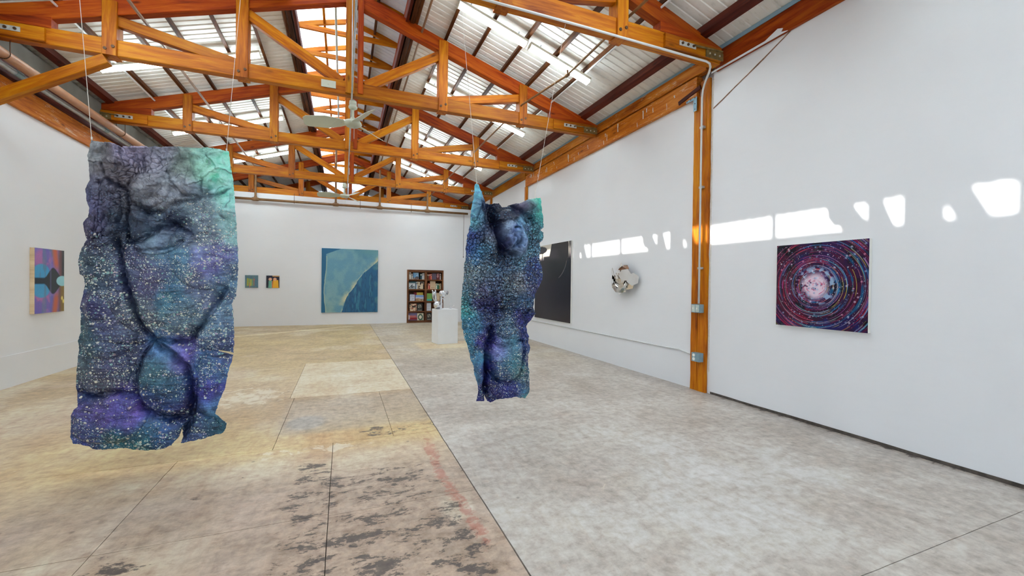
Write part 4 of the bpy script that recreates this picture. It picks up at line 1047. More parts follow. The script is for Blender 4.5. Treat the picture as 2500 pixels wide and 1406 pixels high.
def a_green(U, V):
    a = flat((232, 228, 206))(U, V); a = lay(a, (58, 96, 74), (np.abs(np.hypot((U-0.5)/0.30, (V-0.55)/0.34)-1) < 0.28)*1.0); return lay(a, (58, 96, 74), ((np.abs(U-0.78) < 0.06) & (V > 0.4))*1.0)
def a_patt(U, V):
    a = flat((126, 178, 84))(U, V); a = lay(a, (58, 120, 70), (np.hypot(np.mod(U*5, 1)-.5, np.mod(V*6, 1)-.5) < 0.22)*1.0); return lay(a, (70, 182, 168), (V > 0.72)*1.0)
def a_beige(U, V):
    a = flat((214, 188, 154))(U, V); return lay(a, (130, 84, 60), ((V > 0.80) & (V < 0.86) & (U > 0.2) & (U < 0.8))*(np.mod(U*14, 1) < 0.6)*0.7)
def a_pale(U, V):
    a = flat((222, 226, 234))(U, V); return lay(a, (150, 158, 172), ((np.mod(V*9, 1) < 0.25) & (V > 0.3) & (V < 0.7) & (U > 0.15) & (U < 0.85))*0.6)
def a_wine(U, V):
    a = flat((110, 44, 48))(U, V); a = lay(a, (206, 160, 160), sstep(0.5, 0.58, fbm(U*5, V*7, 3, 8))*(V < 0.7)); return a
spine_book(262, 277, 166, 0, (232, 226, 208), 'thin cream book leaning at the left end of the top left shelf', -0.03)
spine_book(281, 296, 168, 0, (238, 234, 224), 'second thin white book leaning on the top left shelf', -0.05)
spine_book(307, 322, 192, 0, (240, 236, 226), 'shorter white book leaning beside the blue picture book, top left shelf', -0.09)
face_book(328, 418, 172, 0, a_sky, (90, 140, 190), 'blue sky picture book facing out on the top left shelf')
spine_book(440, 468, 184, 0, (22, 66, 80), 'dark teal spine on the top left shelf')
spine_book(471, 488, 184, 0, (196, 208, 214), 'pale grey spine beside the dark teal one, top left shelf')
spine_book(490, 509, 180, 0, (226, 226, 222), 'white spine at the right end of the top left shelf')
face_book(258, 368, 318, 1, a_mount, (58, 98, 110), 'teal and white mountain book facing out, second left shelf')
spine_book(372, 392, 322, 1, (176, 196, 216), 'pale blue spine between the two facing books, second left shelf')
spine_book(394, 412, 316, 1, (220, 206, 176), 'cream spine beside the pale blue one, second left shelf')
face_book(415, 503, 318, 1, a_fig, (60, 44, 36), 'cream book with a dark-backed statue picture facing out, second left shelf')
face_book(272, 362, 518, 2, a_text, (44, 40, 60), 'white book with dark border facing out, third left shelf')
face_book(345, 394, 494, 2, flat((150, 24, 34)), (150, 24, 34), 'dark red book standing behind the facing ones, third left shelf', 0.09)
face_book(396, 500, 494, 2, flat((236, 206, 84)), (216, 186, 74), 'yellow book standing behind the landscape book, third left shelf', 0.09)
face_book(369, 503, 536, 2, a_land, (150, 150, 170), 'wide landscape picture book facing out, third left shelf')
face_book(275, 390, 676, 3, a_mask, (206, 186, 154), 'cream book with red and black shapes facing out, fourth left shelf')
face_book(394, 484, 668, 3, a_dark, (40, 40, 36), 'black book with a pale oval facing out, fourth left shelf')
face_book(256, 398, 824, 4, a_red, (140, 60, 70), 'wide red and violet landscape book facing out, bottom left shelf')
face_book(401, 504, 832, 4, a_green, (220, 216, 196), 'cream book with a dark green ring facing out, bottom left shelf')
spine_book(556, 572, 186, 0, (92, 48, 26), 'dark brown spine at the left end of the top right shelf')
spine_book(574, 590, 190, 0, (124, 70, 30), 'mid brown spine on the top right shelf')
spine_book(593, 611, 184, 0, (168, 26, 30), 'bright red spine on the top right shelf')
spine_book(614, 635, 186, 0, (224, 126, 104), 'salmon spine beside the bright red one, top right shelf')
face_book(640, 710, 176, 0, flat((96, 84, 104)), (96, 84, 104), 'plain purple grey book facing out on the top right shelf')
face_book(713, 769, 176, 0, a_wine, (90, 36, 40), 'wine red book with pink blots facing out on the top right shelf')
spine_book(771, 784, 182, 0, (228, 220, 216), 'thin white book at the right end of the top right shelf')
spine_book(569, 588, 348, 1, (226, 148, 120), 'salmon spine at the left end of the second right shelf')
spine_book(590, 604, 340, 1, (176, 30, 34), 'red spine left of the beige book, second right shelf')
face_book(607, 699, 307, 1, a_beige, (200, 170, 130), 'large beige book facing out on the second right shelf')
spine_book(704, 724, 346, 1, (222, 232, 212), 'white spine right of the beige book, second right shelf')
spine_book(727, 752, 338, 1, (24, 96, 72), 'green spine on the second right shelf')
spine_book(755, 772, 346, 1, (132, 124, 66), 'olive spine beside the green one, second right shelf')
spine_book(774, 790, 346, 1, (196, 176, 150), 'tan spine at the right end of the second right shelf')
face_book(551, 642, 508, 2, a_patt, (90, 140, 80), 'green patterned book facing out on the third right shelf')
face_book(690, 774, 500, 2, a_beige, (196, 166, 126), 'tan book facing out behind the plinth sculptures, third right shelf')
face_book(551, 626, 664, 3, a_pale, (210, 214, 222), 'pale grey-white book facing out on the fourth right shelf')
face_book(552, 640, 828, 4, a_dark, (120, 120, 116), 'grey black book facing out on the bottom right shelf')

# =================================================================== PLINTH AND THE OBJECTS ON IT
pl = MB().box((-0.265, -0.22, 0.0), (0.265, 0.22, 0.862)).build('plinth', M['plinth'], None, (2.405, 10.50, 0.0)); pl.rotation_euler = (0, 0, math.radians(9))
bv = pl.modifiers.new('edge', 'BEVEL'); bv.width = 0.004; bv.segments = 2
tag(pl, 'white box plinth in front of the bookcase', 'plinth')
def ico(r, sub, seed, amp, sq=(1, 1, 1)):
    import bmesh
    bm = bmesh.new(); bmesh.ops.create_icosphere(bm, subdivisions=sub, radius=1)
    rg = random.Random(seed)
    vs = []
    for v in bm.verts:
        k = r*(1+amp*(rg.random()-0.5)); vs.append((v.co.x*k*sq[0], v.co.y*k*sq[1], v.co.z*k*sq[2]))
    fs = [[w.index for w in f.verts] for f in bm.faces]; bm.free()
    return vs, fs
PZ = 0.863
r = empty('silver_figure', (2.195, 10.42, PZ)); tag(r, 'silver figure with a crumpled round body and two upright prongs, left on the plinth', 'sculpture')
v, f = ico(0.105, 2, 4, 0.22, (1.0, 0.9, 0.95)); mesh_obj('body', v, f, M['silver'], r, (0, 0, 0.098))
MB().tube([(-0.02, 0, 0.17), (-0.075, 0, 0.20), (-0.11, 0, 0.27), (-0.115, 0, 0.36), (-0.12, 0, 0.44), (-0.135, 0, 0.475)], [0.014, 0.014, 0.016, 0.022, 0.016, 0.013], 10).build('prong', M['silver'], r, None, True)
MB().tube([(-0.03, 0, 0.17), (-0.045, 0, 0.24), (-0.05, 0, 0.30), (-0.055, 0, 0.38), (-0.05, 0, 0.44), (-0.06, 0, 0.485)], [0.02, 0.03, 0.028, 0.026, 0.016, 0.014], 10).build('prong', M['silver'], r, None, True)
v, f = ico(0.036, 1, 8, 0.3, (0.8, 0.8, 1.5)); mesh_obj('knot', v, f, M['silver'], r, (-0.085, -0.01, 0.39))
MB().box((0.05, -0.05, 0.0), (0.115, 0.05, 0.155)).build('slab_foot', M['silver'], r)
r = empty('silver_star_figure', (2.345, 10.50, PZ)); tag(r, 'silver block on a white stem with a dark spiky star, centre of the plinth', 'sculpture')
MB().box((-0.055, -0.02, 0.0), (-0.018, 0.02, 0.31)).build('stem', M['plinth'], r)
MB().tube([(-0.02, 0, 0.28), (0.05, 0, 0.21)], 0.010, 8).build('strut', M['plinth'], r)
v, f = ico(0.1, 2, 12, 0.10, (0.98, 0.7, 0.92)); mesh_obj('block', [(max(-0.085, min(0.085, a)), max(-0.06, min(0.06, b_)), max(-0.078, min(0.078, c_))) for a, b_, c_ in v], f, M['silver'], r, (0.0, 0, 0.385), (0, -0.14, 0.1))
vs = [(0, -0.035, 0), (0, 0.035, 0)]; ring = []
for k in range(18):
    a = 2*math.pi*k/18+0.1; R_ = [0.155, 0.04, 0.075, 0.035][k % 4] if k % 4 != 0 else (0.15 if k in (4, 12) else 0.09)
    vs.append((R_*0.55*math.cos(a), 0, R_*math.sin(a)))
fs = []
for k in range(18): fs += [(0, 2+k, 2+(k+1) % 18), (1, 2+(k+1) % 18, 2+k)]
mesh_obj('spiky_star', vs, fs, M['silver'], r, (0.118, -0.01, 0.40))
r = empty('wire_figure', (2.535, 10.46, PZ)); tag(r, 'delicate thin wire stand at the right of the plinth', 'sculpture')
MB().lathe([(0.045, 0.0), (0.045, 0.004)], n=20).build('foot', M['silver'], r)
MB().tube([(0, 0, 0.003), (0.005, 0, 0.20), (-0.002, 0, 0.36), (-0.05, 0, 0.38)], 0.0035, 6).build('wire', M['silver'], r)
MB().tube([(0.03, 0, 0.003), (0.06, 0.01, 0.05), (0.10, 0.02, 0.085)], 0.004, 6).tube([(0.03, 0, 0.003), (0.02, 0, 0.06), (0.06, 0, 0.05)], 0.003, 6).build('wire', M['silver'], r)

# mirror-polished wall piece made of plates
r = empty('mirror_wall_sculpture', (XR, 6.28, 1.625)); tag(r, 'mirror-polished steel cluster of hexagons and discs on the right wall', 'sculpture')
def facet(a, b_, out, rad, n, ta, tb, rot=0.0, sx=1.0):
    """a: to the right seen from the room, b: up, out: distance from the wall, ta/tb tilt"""
    n0 = Vector((-1, -ta, tb)).normalized(); up_ = Vector((0, 0, 1)); ex = up_.cross(n0).normalized(); ez = n0.cross(ex)
    c = Vector((-out, -a, b_)); vs = []
    for th in (0, -0.006):
        for k in range(n):
            an = rot+2*math.pi*k/n
            vs.append(c+ex*rad*sx*math.cos(an)+ez*rad*math.sin(an)+n0*th)
    fs = [tuple(range(n)), tuple(range(2*n-1, n-1, -1))]+[(i, n+i, n+(i+1) % n, (i+1) % n) for i in range(n)]
    mesh_obj('facet', vs, fs, M['chrome'], r)
ka, kb = 0.00080, 0.00053
def F(cx, cy_, out, rad, n, ta, tb, rot=0.0, sx=1.0): facet((cx-880)*ka, -(cy_-745)*kb, out, rad, n, ta, tb*(0.25 if tb > 0 else 0.75), rot, sx)
F(580, 600, 0.15, 0.135, 6, -0.5, -0.25, 0.2, 1.15); F(710, 745, 0.185, 0.082, 28, -0.45, 0.05); F(500, 830, 0.12, 0.12, 6, -0.75, 0.05, 0.3, 1.1)
F(975, 790, 0.20, 0.072, 28, 0.35, -0.15); F(860, 930, 0.16, 0.17, 6, 0.0, 0.08, 0.0, 1.25); F(660, 1060, 0.15, 0.09, 5, -0.25, -0.65, 0.5, 1.2)
F(840, 1120, 0.14, 0.085, 6, 0.0, 0.35, 0.52); F(965, 1050, 0.16, 0.09, 5, 0.3, -0.6, 0.1, 1.1); F(1080, 620, 0.18, 0.115, 6, 0.45, 0.45, 0.1, 1.1)
F(1260, 760, 0.12, 0.115, 6, 0.75, 0.1, 0.4, 1.0); F(860, 410, 0.14, 0.115, 3, -0.1, 0.5, 1.57); F(790, 420, 0.12, 0.07, 6, -0.3, 0.5, 0.3)
F(930, 470, 0.16, 0.09, 5, 0.15, 0.55, 0.3); F(1010, 400, 0.13, 0.075, 6, 0.4, 0.6, 0.0); F(1110, 900, 0.12, 0.12, 6, 0.45, -0.2, 0.2); F(850, 560, 0.19, 0.075, 5, 0.0, 0.25, 0.9)
F(700, 950, 0.13, 0.12, 6, -0.3, -0.1, 0.5)
v, f = ico(0.13, 2, 2, 0.05, (1, 1, 1)); mesh_obj('core', v, f, M['chrome'], r, (-0.11, 0.0, 0.0)); 
MB().tube([(-0.0, 0, 0), (-0.11, 0, 0)], 0.03, 12).build('wall_mount', M['chrome'], r)

# =================================================================== THE TWO HANGING SHEETS
def sheet_mat(name, s_dot, s_fine, s_cell):
    t = NT(name)
    ca = t.n('ShaderNodeVertexColor'); ca.layer_name = 'Col'; ax = t.n('ShaderNodeVertexColor'); ax.layer_name = 'Aux'
    m = t.sep(ax.outputs[0])
    v = t.coord('Object', (1, 0.35, 1))
    wn = t.n('ShaderNodeTexNoise'); t.put(wn.inputs['Vector'], v); wn.inputs['Scale'].default_value = 14; wn.inputs['Detail'].default_value = 3
    wv = t.n('ShaderNodeVectorMath', operation='MULTIPLY_ADD'); t.t.links.new(wn.outputs['Color'], wv.inputs[0]); wv.inputs[1].default_value = (0.055, 0.0, 0.055); t.t.links.new(v, wv.inputs[2])
    n1 = t.noise(v, 16, 6, 0.65, 0.5); n2 = t.noise(v, 70, 4, 0.6)
    base = t.mix(0.75, ca.outputs[0], t.ramp(n1, [(0.32, (0.10, 0.10, 0.14)), (0.5, (0.47, 0.47, 0.48)), (0.68, (0.84, 0.84, 0.82))]), 'OVERLAY')
    hs = t.n('ShaderNodeHueSaturation'); t.put(hs.inputs['Color'], base)
    t.put(hs.inputs['Hue'], t.math('ADD', 0.5, t.math('MULTIPLY', t.math('SUBTRACT', t.noise(v, 6, 3), 0.5), 0.09))); hs.inputs['Saturation'].default_value = 0.98
    base = hs.outputs[0]
    # dark network between leathery cells
    ce = t.voro(wv.outputs[0], s_cell, 'DISTANCE_TO_EDGE').outputs['Distance']
    cm = t.math('MULTIPLY', t.ramp(ce, [(0.03, (1, 1, 1)), (0.20, (0, 0, 0))]), m[1])
    base = t.mix(t.math('MULTIPLY', cm, 0.95), base, lin4((4, 9, 30)))
    ce2 = t.voro(wv.outputs[0], s_cell*2.3, 'DISTANCE_TO_EDGE').outputs['Distance']
    base = t.mix(t.math('MULTIPLY', t.math('MULTIPLY', t.ramp(ce2, [(0.02, (1, 1, 1)), (0.12, (0, 0, 0))]), m[1]), 0.55), base, lin4((6, 12, 36)))
    base = t.mix(t.math('MULTIPLY', t.math('MULTIPLY', t.ramp(ce, [(0.25, (0, 0, 0)), (0.5, (1, 1, 1))]), m[1]), 0.62), base, lin4((120, 184, 214)))
    # glass beads, two sizes
    hgt = t.math('MULTIPLY', ce, t.math('MULTIPLY', m[1], 1.2))
    for sc, rad, dn in ((s_fine, (0.26, 0.20), 0.95), (s_fine*0.62, (0.25, 0.22), 0.92), (s_dot*0.92, (0.23, 0.26), 0.66)):
        vo = t.voro(v, sc); cs = t.sep(vo.outputs['Color'])
        rr = t.math('ADD', t.math('MULTIPLY', cs[1], rad[1]), rad[0])
        mk = t.math('MULTIPLY', t.math('SUBTRACT', rr, vo.outputs['Distance']), 9.0, True)
        kp = t.math('MULTIPLY', t.math('SUBTRACT', t.math('MULTIPLY', m[0], dn), cs[0]), 12.0, True)
        mk = t.math('MULTIPLY', mk, kp)
        dc = t.ramp(cs[2], [(0.0, lin((232, 232, 222))), (0.30, lin((240, 236, 214))), (0.55, lin((196, 224, 220))), (0.72, lin((120, 176, 170))), (0.9, lin((178, 166, 204))), (1.0, lin((206, 178, 160)))])
        # beads carry some of the sheet's own colour
        base = t.mix(t.math('MULTIPLY', mk, 0.90), base, t.mix(0.12, dc, ca.outputs[0]))
        hgt = t.math('ADD', hgt, t.math('MULTIPLY', mk, 0.25))
    t.set(Base_Color=base, Roughness=t.math('SUBTRACT', t.math('ADD', t.math('MULTIPLY', n1, 0.30), 0.24), t.math('MULTIPLY', m[2], 0.08)), Metallic=0.2)
    t.b.inputs['Specular IOR Level'].default_value = 0.55
    t.bump(t.math('ADD', hgt, t.math('MULTIPLY', n2, 0.25)), 0.7, 0.014)
    return t.m

def blend_points(PX, PY, pts, sig, warp, seed):
    wx = PX+warp*2*(fbm(PX/45, PY/45, 4, seed)-0.5); wy = PY+warp*2*(fbm(PX/45+7, PY/45+3, 4, seed+2)-0.5)
    p = np.array([q[:2] for q in pts], float); c = np.array([q[2] for q in pts], float)
    if c.ndim == 1: c = c[:, None]
    num = np.zeros(PX.shape+(c.shape[1],)); den = np.zeros(PX.shape)+1e-9
    for (x, y), cc in zip(p, c):
        w = np.exp(-((wx-x)**2+(wy-y)**2)/(2*sig*sig))+1e-5/(1+((wx-x)**2+(wy-y)**2)/900)
        num += w[..., None]*cc; den += w
    return num/den[..., None]

def resample(poly, n):
    p = np.array(poly, float); s = np.concatenate([[0], np.cumsum(np.hypot(*np.diff(p, axis=0).T))]); s /= s[-1]
    tt = np.linspace(0, 1, n); return np.stack([np.interp(tt, s, p[:, 0]), np.interp(tt, s, p[:, 1])], -1)

def hanging_sheet(name, left, right, top, bottom, notches, nu, nv, Y0, relief, cols, sig, dots, cells, mat, wires, label, seed, thick=0.006, gain=1.5):
    L = resample(left, nv); R = resample(right, nv); T = resample(top, nu); B = resample(bottom, nu)
    for e, sd in ((L, 1), (R, 2)): e[1:-1, 0] += 2.2*(fbm(e[1:-1, 1]/7, e[1:-1, 1]*0+sd, 3, seed+sd)-0.5)*2
    for e, sd in ((T, 3), (B, 4)): e[1:-1, 1] += 2.0*(fbm(e[1:-1, 0]/7, e[1:-1, 0]*0+sd, 3, seed+sd)-0.5)*2
    u = np.linspace(0, 1, nu)[None, :, None]; v = np.linspace(0, 1, nv)[:, None, None]
    P = (1-v)*T[None]+v*B[None]+(1-u)*L[:, None]+u*R[:, None]-((1-u)*(1-v)*T[0]+u*(1-v)*T[-1]+(1-u)*v*B[0]+u*v*B[-1])
    PX, PY = P[..., 0], P[..., 1]
    W = on_y(P.reshape(-1, 2), Y0).reshape(nv, nu, 3)
    H, crease = relief(PX, PY)
    U2 = np.linspace(0, 1, nu)[None, :]+0*PX
    fade = 0.35+0.65*sstep(0, 0.08, np.minimum(U2, 1-U2))
    W[..., 1] -= H*fade
    col = blend_points(PX, PY, cols, sig, 16, seed)/255.0
    col = np.clip(nplin(np.clip(col, 0, 1)*255)*gain, 0, 0.9)
    dd = blend_points(PX, PY, dots, sig*0.95, 12, seed+5)[..., 0]; cc = blend_points(PX, PY, cells, sig, 12, seed+8)[..., 0]
    # darker navy in the pressed-in folds
    k = np.clip(crease, 0, 1)*0.72
    col = col*(1-k[..., None])+np.array(lin((16, 20, 58)))*k[..., None]
    dd = dd*(1-np.clip(crease*1.2, 0, 1))
    band = sstep(0.36, 0.62, fbm(PX/52+0.3*PY/52, PY/20, 4, seed+21)); dd = dd*(0.42+0.85*band)
    cc = cc*(0.35+1.1*fbm(PX/24, PY/24, 4, seed+33)); dk = np.clip(dd, 0, 1)*0.30; col = col*(1-dk[..., None])
    q = grid_quads(nu, nv)
    cxq = PX.ravel()[q].mean(1); cyq = PY.ravel()[q].mean(1); keep = np.ones(len(q), bool)
    for nt in notches: keep &= ~in_poly(cxq, cyq, nt)
    base = W.reshape(-1, 3).mean(0); base[2] = W[..., 2].min()
    r = empty(name, tuple(base))
    o = np_mesh('sheet', W.reshape(-1, 3)-base, q[keep][:, ::-1], mat, r, True)
    set_col(o.data, col.reshape(-1, 3)); set_col(o.data, np.stack([dd, cc, dd*0], -1).reshape(-1, 3).clip(0, 1), 'Aux')
    sm = o.modifiers.new('thickness', 'SOLIDIFY'); sm.thickness = thick; sm.offset = 0
    for (ui, vi), top_pt in wires:
        a = W[int(vi*(nv-1)), int(ui*(nu-1))]
        wv = MB().tube([tuple(np.array(a)-base), tuple(np.array(top_pt)-base)], 0.0022, 6)
        wo = wv.build('suspension_cord', M['wire'], r)
        MB().tube([tuple(np.array(a)-base+np.array([0, 0, 0.0])), tuple(np.array(a)-base+np.array([0, 0, 0.02]))], 0.006, 8).build('knot', M['wire'], wo)
    tag(r, label, 'sculpture', 'hanging sculpted sheets')
    return r

def gsum(PX, PY, items):
    h = np.zeros_like(PX)
    for x, y, rx, ry, ang, amp in items:
        c, s = math.cos(math.radians(ang)), math.sin(math.radians(ang))
        a = ((PX-x)*c+(PY-y)*s)/rx; b_ = (-(PX-x)*s+(PY-y)*c)/ry
        h += amp*np.exp(-(a*a+b_*b_)*0.9)
    return h
def plateau(PX, PY, items):
    h = np.zeros_like(PX)
    for x, y, rx, ry, ang, amp in items:
        c, s = math.cos(math.radians(ang)), math.sin(math.radians(ang))
        a = ((PX-x)*c+(PY-y)*s)/rx; b_ = (-(PX-x)*s+(PY-y)*c)/ry
        d = np.sqrt(a*a+b_*b_); h += amp*np.sqrt(np.clip(1-d*d, 0, 1))
    return h
def creases(PX, PY, items):
    d_all = np.zeros_like(PX); m_all = np.zeros_like(PX)
    wx = PX+5*(fbm(PX/14, PY/14, 3, 31)-0.5)*2; wy = PY+5*(fbm(PX/14+5, PY/14, 3, 33)-0.5)*2
    for poly, w, dep in items:
        d = seg_dist(wx, wy, poly); g = np.exp(-(d/w)**2)
        d_all = np.maximum(d_all, dep*g); m_all = np.maximum(m_all, g*min(1, dep/0.05))
    return d_all, m_all

# ---- larger sheet
def relief_a(PX, PY):
    H = plateau(PX, PY, [(405, 700, 135, 128, 0, .075), (405, 925, 78, 98, -8, .085), (262, 790, 82, 85, 15, .06), (530, 800, 60, 70, 0, .05), (523, 935, 52, 84, 8, .05), (265, 1020, 100, 62, -10, .06), (360, 1060, 100, 46, 5, .05), (250, 900, 72, 66, 0, .04), (505, 615, 86, 92, 0, .05), (250, 680, 62, 100, 0, .035)])
    H += plateau(PX, PY, [(392, 592, 62, 30, -6, .035), (455, 572, 30, 18, 35, .02), (352, 470, 70, 46, -10, .05), (275, 480, 24, 66, -8, .035), (470, 425, 62, 52, 10, .04), (340, 548, 30, 44, -10, .04), (520, 400, 50, 60, 0, .02), (410, 505, 55, 36, 15, .03)])
    H -= gsum(PX, PY, [(305, 540, 22, 46, -8, .045), (430, 545, 44, 20, 28, .035)])
    C_, m_ = creases(PX, PY, [
        ([(284, 590), (300, 640), (318, 700), (338, 765), (356, 802), (378, 826)], 9, .06), ([(548, 708), (528, 742), (500, 786), (478, 815), (470, 832)], 8, .045),
        ([(470, 832), (430, 834), (380, 827)], 6, .04), ([(376, 832), (352, 870), (338, 915), (336, 962), (356, 994), (405, 1016), (462, 1022)], 8, .05),
        ([(381, 832), (420, 858), (456, 890), (472, 930), (474, 985), (462, 1030), (448, 1068)], 9, .06), ([(190, 958), (235, 966), (285, 958), (330, 966)], 7, .035),
        ([(262, 440), (290, 452), (318, 470), (325, 500), (312, 540), (316, 580)], 6, .04), ([(318, 470), (322, 440), (352, 420), (350, 380)], 4, .02),
        ([(330, 500), (370, 520), (400, 520), (430, 500), (492, 484), (560, 464)], 5, .028), ([(410, 420), (430, 455), (450, 478), (492, 484)], 4, .022), ([(495, 440), (494, 484)], 4, .02),
        ([(312, 588), (350, 590), (390, 560), (420, 545), (455, 560), (472, 575)], 6, .035), ([(330, 610), (380, 614), (430, 604), (455, 590)], 4, .02), ([(470, 1000), (500, 1010), (530, 1030)], 5, .02),
        ([(495, 850), (530, 856), (560, 856)], 4, .015), ([(230, 450), (262, 440), (250, 400)], 5, .02), ([(205, 600), (240, 606), (284, 592)], 5, .02), ([(295, 840), (340, 838), (375, 832)], 4, .018)])
    up_ = sstep(600, 540, PY+0.16*(PX-380))
    wx = PX+22*(fbm(PX/60, PY/60, 4, 3)-0.5)*2; wy = PY+22*(fbm(PX/60+9, PY/60, 4, 5)-0.5)*2
    # crumpled paper: facets of three sizes meeting in sharp irregular folds
    def folds(sx, sy, seed):
        f1, f2, idv = worley(wx/sx, wy/sy, seed)
        return f1, f2-f1, idv
    a1, e1, i1 = folds(74, 58, 3); a2, e2, i2 = folds(34, 44, 9); a3, e3, i3 = folds(13, 15, 14)
    loc = sstep(0.46, 0.62, fbm(PX/80, PY/80, 3, 12)); loc2 = sstep(0.47, 0.60, fbm(PX/55+4, PY/55, 3, 19))
    wr = ridged(wx/44, wy/30, 5, 6); lo = ridged(wx/46, PY/13, 4, 16); lo2 = ridged(wx/20, wy/12, 4, 26)
    gather = np.clip(gsum(PX, PY, [(330, 410, 40, 34, 0, 1.0), (250, 520, 22, 60, 0, .9), (300, 470, 30, 40, 0, .7), (440, 555, 50, 16, 30, 1.0), (330, 590, 60, 16, 5, .8), (400, 395, 40, 24, 0, .5), (240, 580, 24, 24, 0, .7)]), 0, 1)
    H += up_*(0.058*a1*(0.4+i1)+0.028*a2*(0.3+i2)*loc+0.036*(wr-0.5)-0.016*gather*sstep(0.3, 0.0, e3))
    fine_lo = sstep(0.60, 0.84, lo)
    H += (1-up_)*(0.014*(lo-0.5)+0.006*(lo2-0.5))
    H -= C_
    thin1 = sstep(0.045, 0.0, e1)*sstep(0.40, 0.60, fbm(PX/30, PY/30, 3, 41)); thin2 = sstep(0.07, 0.0, e2)*loc*sstep(0.45, 0.6, fbm(PX/22, PY/22, 3, 44))
    tint = np.maximum(m_, up_*np.maximum(np.maximum(0.9*thin1, 0.8*thin2), 0.75*gather*sstep(0.22, 0.0, e3)))
    tint = np.maximum(tint, up_*0.45*sstep(0.74, 0.90, wr))
    tint = np.maximum(tint, (1-up_)*np.maximum(0.62*sstep(0.68, 0.86, lo), 0.45*sstep(0.70, 0.88, lo2)*loc2))
    return H, tint
colsA = [(230, 380, (112, 116, 120)), (262, 405, (90, 86, 92)), (330, 378, (138, 132, 158)), (310, 425, (78, 72, 78)), (400, 380, (126, 126, 142)), (455, 400, (96, 112, 106)), (500, 390, (116, 166, 150)), (550, 420, (134, 196, 182)),
 (545, 470, (124, 186, 176)), (430, 460, (122, 128, 138)), (380, 455, (114, 116, 124)), (330, 500, (72, 74, 82)), (250, 470, (78, 78, 98)), (225, 500, (76, 76, 112)), (300, 545, (50, 60, 80)), (395, 590, (92, 112, 132)), (340, 550, (52, 68, 88)),
 (440, 565, (58, 72, 94)), (500, 500, (104, 124, 134)), (560, 540, (134, 178, 178)), (500, 560, (104, 120, 136)), (230, 560, (70, 66, 98)), (250, 600, (62, 72, 96)), (230, 640, (60, 84, 96)), (280, 700, (58, 70, 102)), (250, 670, (56, 78, 98)), (320, 650, (72, 78, 112)),
 (430, 640, (66, 108, 134)), (385, 680, (70, 70, 104)), (430, 720, (52, 100, 128)), (520, 640, (104, 106, 162)), (560, 690, (84, 116, 146)), (490, 700, (86, 98, 130)), (340, 760, (88, 100, 116)), (450, 770, (84, 110, 128)), (230, 760, (50, 52, 100)), (262, 800, (70, 74, 116)),
 (210, 800, (44, 80, 94)), (230, 850, (62, 90, 108)), (300, 800, (78, 88, 120)), (540, 800, (94, 126, 152)), (560, 840, (60, 74, 122)), (210, 900, (80, 100, 110)), (260, 900, (72, 76, 110)), (240, 935, (84, 84, 94)), (330, 875, (58, 68, 100)), (400, 858, (76, 120, 168)),
 (440, 868, (96, 88, 160)), (395, 900, (60, 104, 116)), (420, 945, (38, 82, 112)), (400, 985, (36, 58, 112)), (520, 895, (60, 98, 144)), (510, 955, (54, 58, 138)), (520, 990, (82, 130, 180)), (462, 1005, (28, 28, 84)), (215, 960, (32, 48, 104)), (300, 1000, (78, 68, 142)),
 (230, 1012, (88, 74, 144)), (350, 1022, (92, 76, 164)), (215, 1055, (52, 74, 128)), (290, 1075, (26, 92, 112)), (360, 1055, (28, 98, 112)), (410, 1060, (36, 76, 126)), (485, 1042, (58, 86, 116)), (530, 1042, (28, 76, 92)), (450, 1052, (40, 60, 104))]
dotsA = [(x, y, d) for x, y, d in [(230, 380, 0), (330, 380, 0), (430, 400, 0), (540, 400, 0), (250, 470, 0), (350, 470, 0), (450, 460, 0), (550, 470, 0), (300, 540, 0), (390, 580, 0), (250, 545, .0), (340, 600, .05), (440, 520, .15), (470, 505, .45), (520, 520, .75), (560, 545, .8), (545, 505, 0.05), (465, 580, .25),
 (500, 560, .8), (540, 600, .95), (560, 650, .95), (490, 610, .9), (450, 620, .7), (220, 600, .45), (260, 610, .6), (310, 615, .75), (220, 650, .95), (260, 660, .9), (330, 660, .85), (400, 650, .5), (400, 700, .7), (340, 720, .9), (460, 700, .8), (520, 700, .8), (560, 740, .85),
 (230, 720, .8), (290, 720, .8), (250, 770, .75), (220, 800, .75), (300, 800, .85), (280, 830, .8), (340, 800, .8), (400, 790, .9), (450, 800, .95), (500, 800, .9), (550, 800, .8), (540, 840, .9), (220, 860, .6), (270, 870, .3), (220, 910, .7), (280, 915, .7), (320, 930, .7), (380, 870, .05), (430, 870, .15),
 (380, 930, .7), (440, 910, .8), (410, 950, .55), (400, 985, .5), (500, 880, .85), (530, 910, .6), (500, 940, .4), (520, 990, .05), (550, 880, .4), (210, 960, .3), (300, 970, .25), (230, 1000, .55), (300, 1010, .25), (360, 1020, .2), (220, 1050, .65), (280, 1060, .65), (350, 1060, .6), (410, 1060, .65), (480, 1040, .85), (530, 1040, .3)]]
cellsA = [(250, 400, .15), (380, 400, .12), (540, 400, .05), (250, 520, .45), (290, 580, .5), (400, 560, .3), (420, 600, .1), (300, 700, .25), (450, 700, .2), (300, 850, .35), (420, 950, .3), (300, 1030, .35), (520, 950, .3), (250, 940, .4)]
M['sheet_a'] = sheet_mat('beaded_painted_sheet', 46, 104, 60)
LEFT_A = [(224.5, 341), (217, 377), (219, 410), (221, 439), (211, 462), (213, 490), (221, 508), (218, 530), (207, 548), (211, 570), (214, 585), (201, 604), (195, 622), (191, 639), (197, 668), (206, 673), (210, 695), (205, 720), (198, 747), (201, 767), (199.6, 787), (201, 811), (192, 831), (194, 852), (191, 890), (188, 916), (186.5, 948), (189, 971), (192, 992), (182, 1000), (175, 1015), (176, 1035), (172, 1067), (179, 1082)]
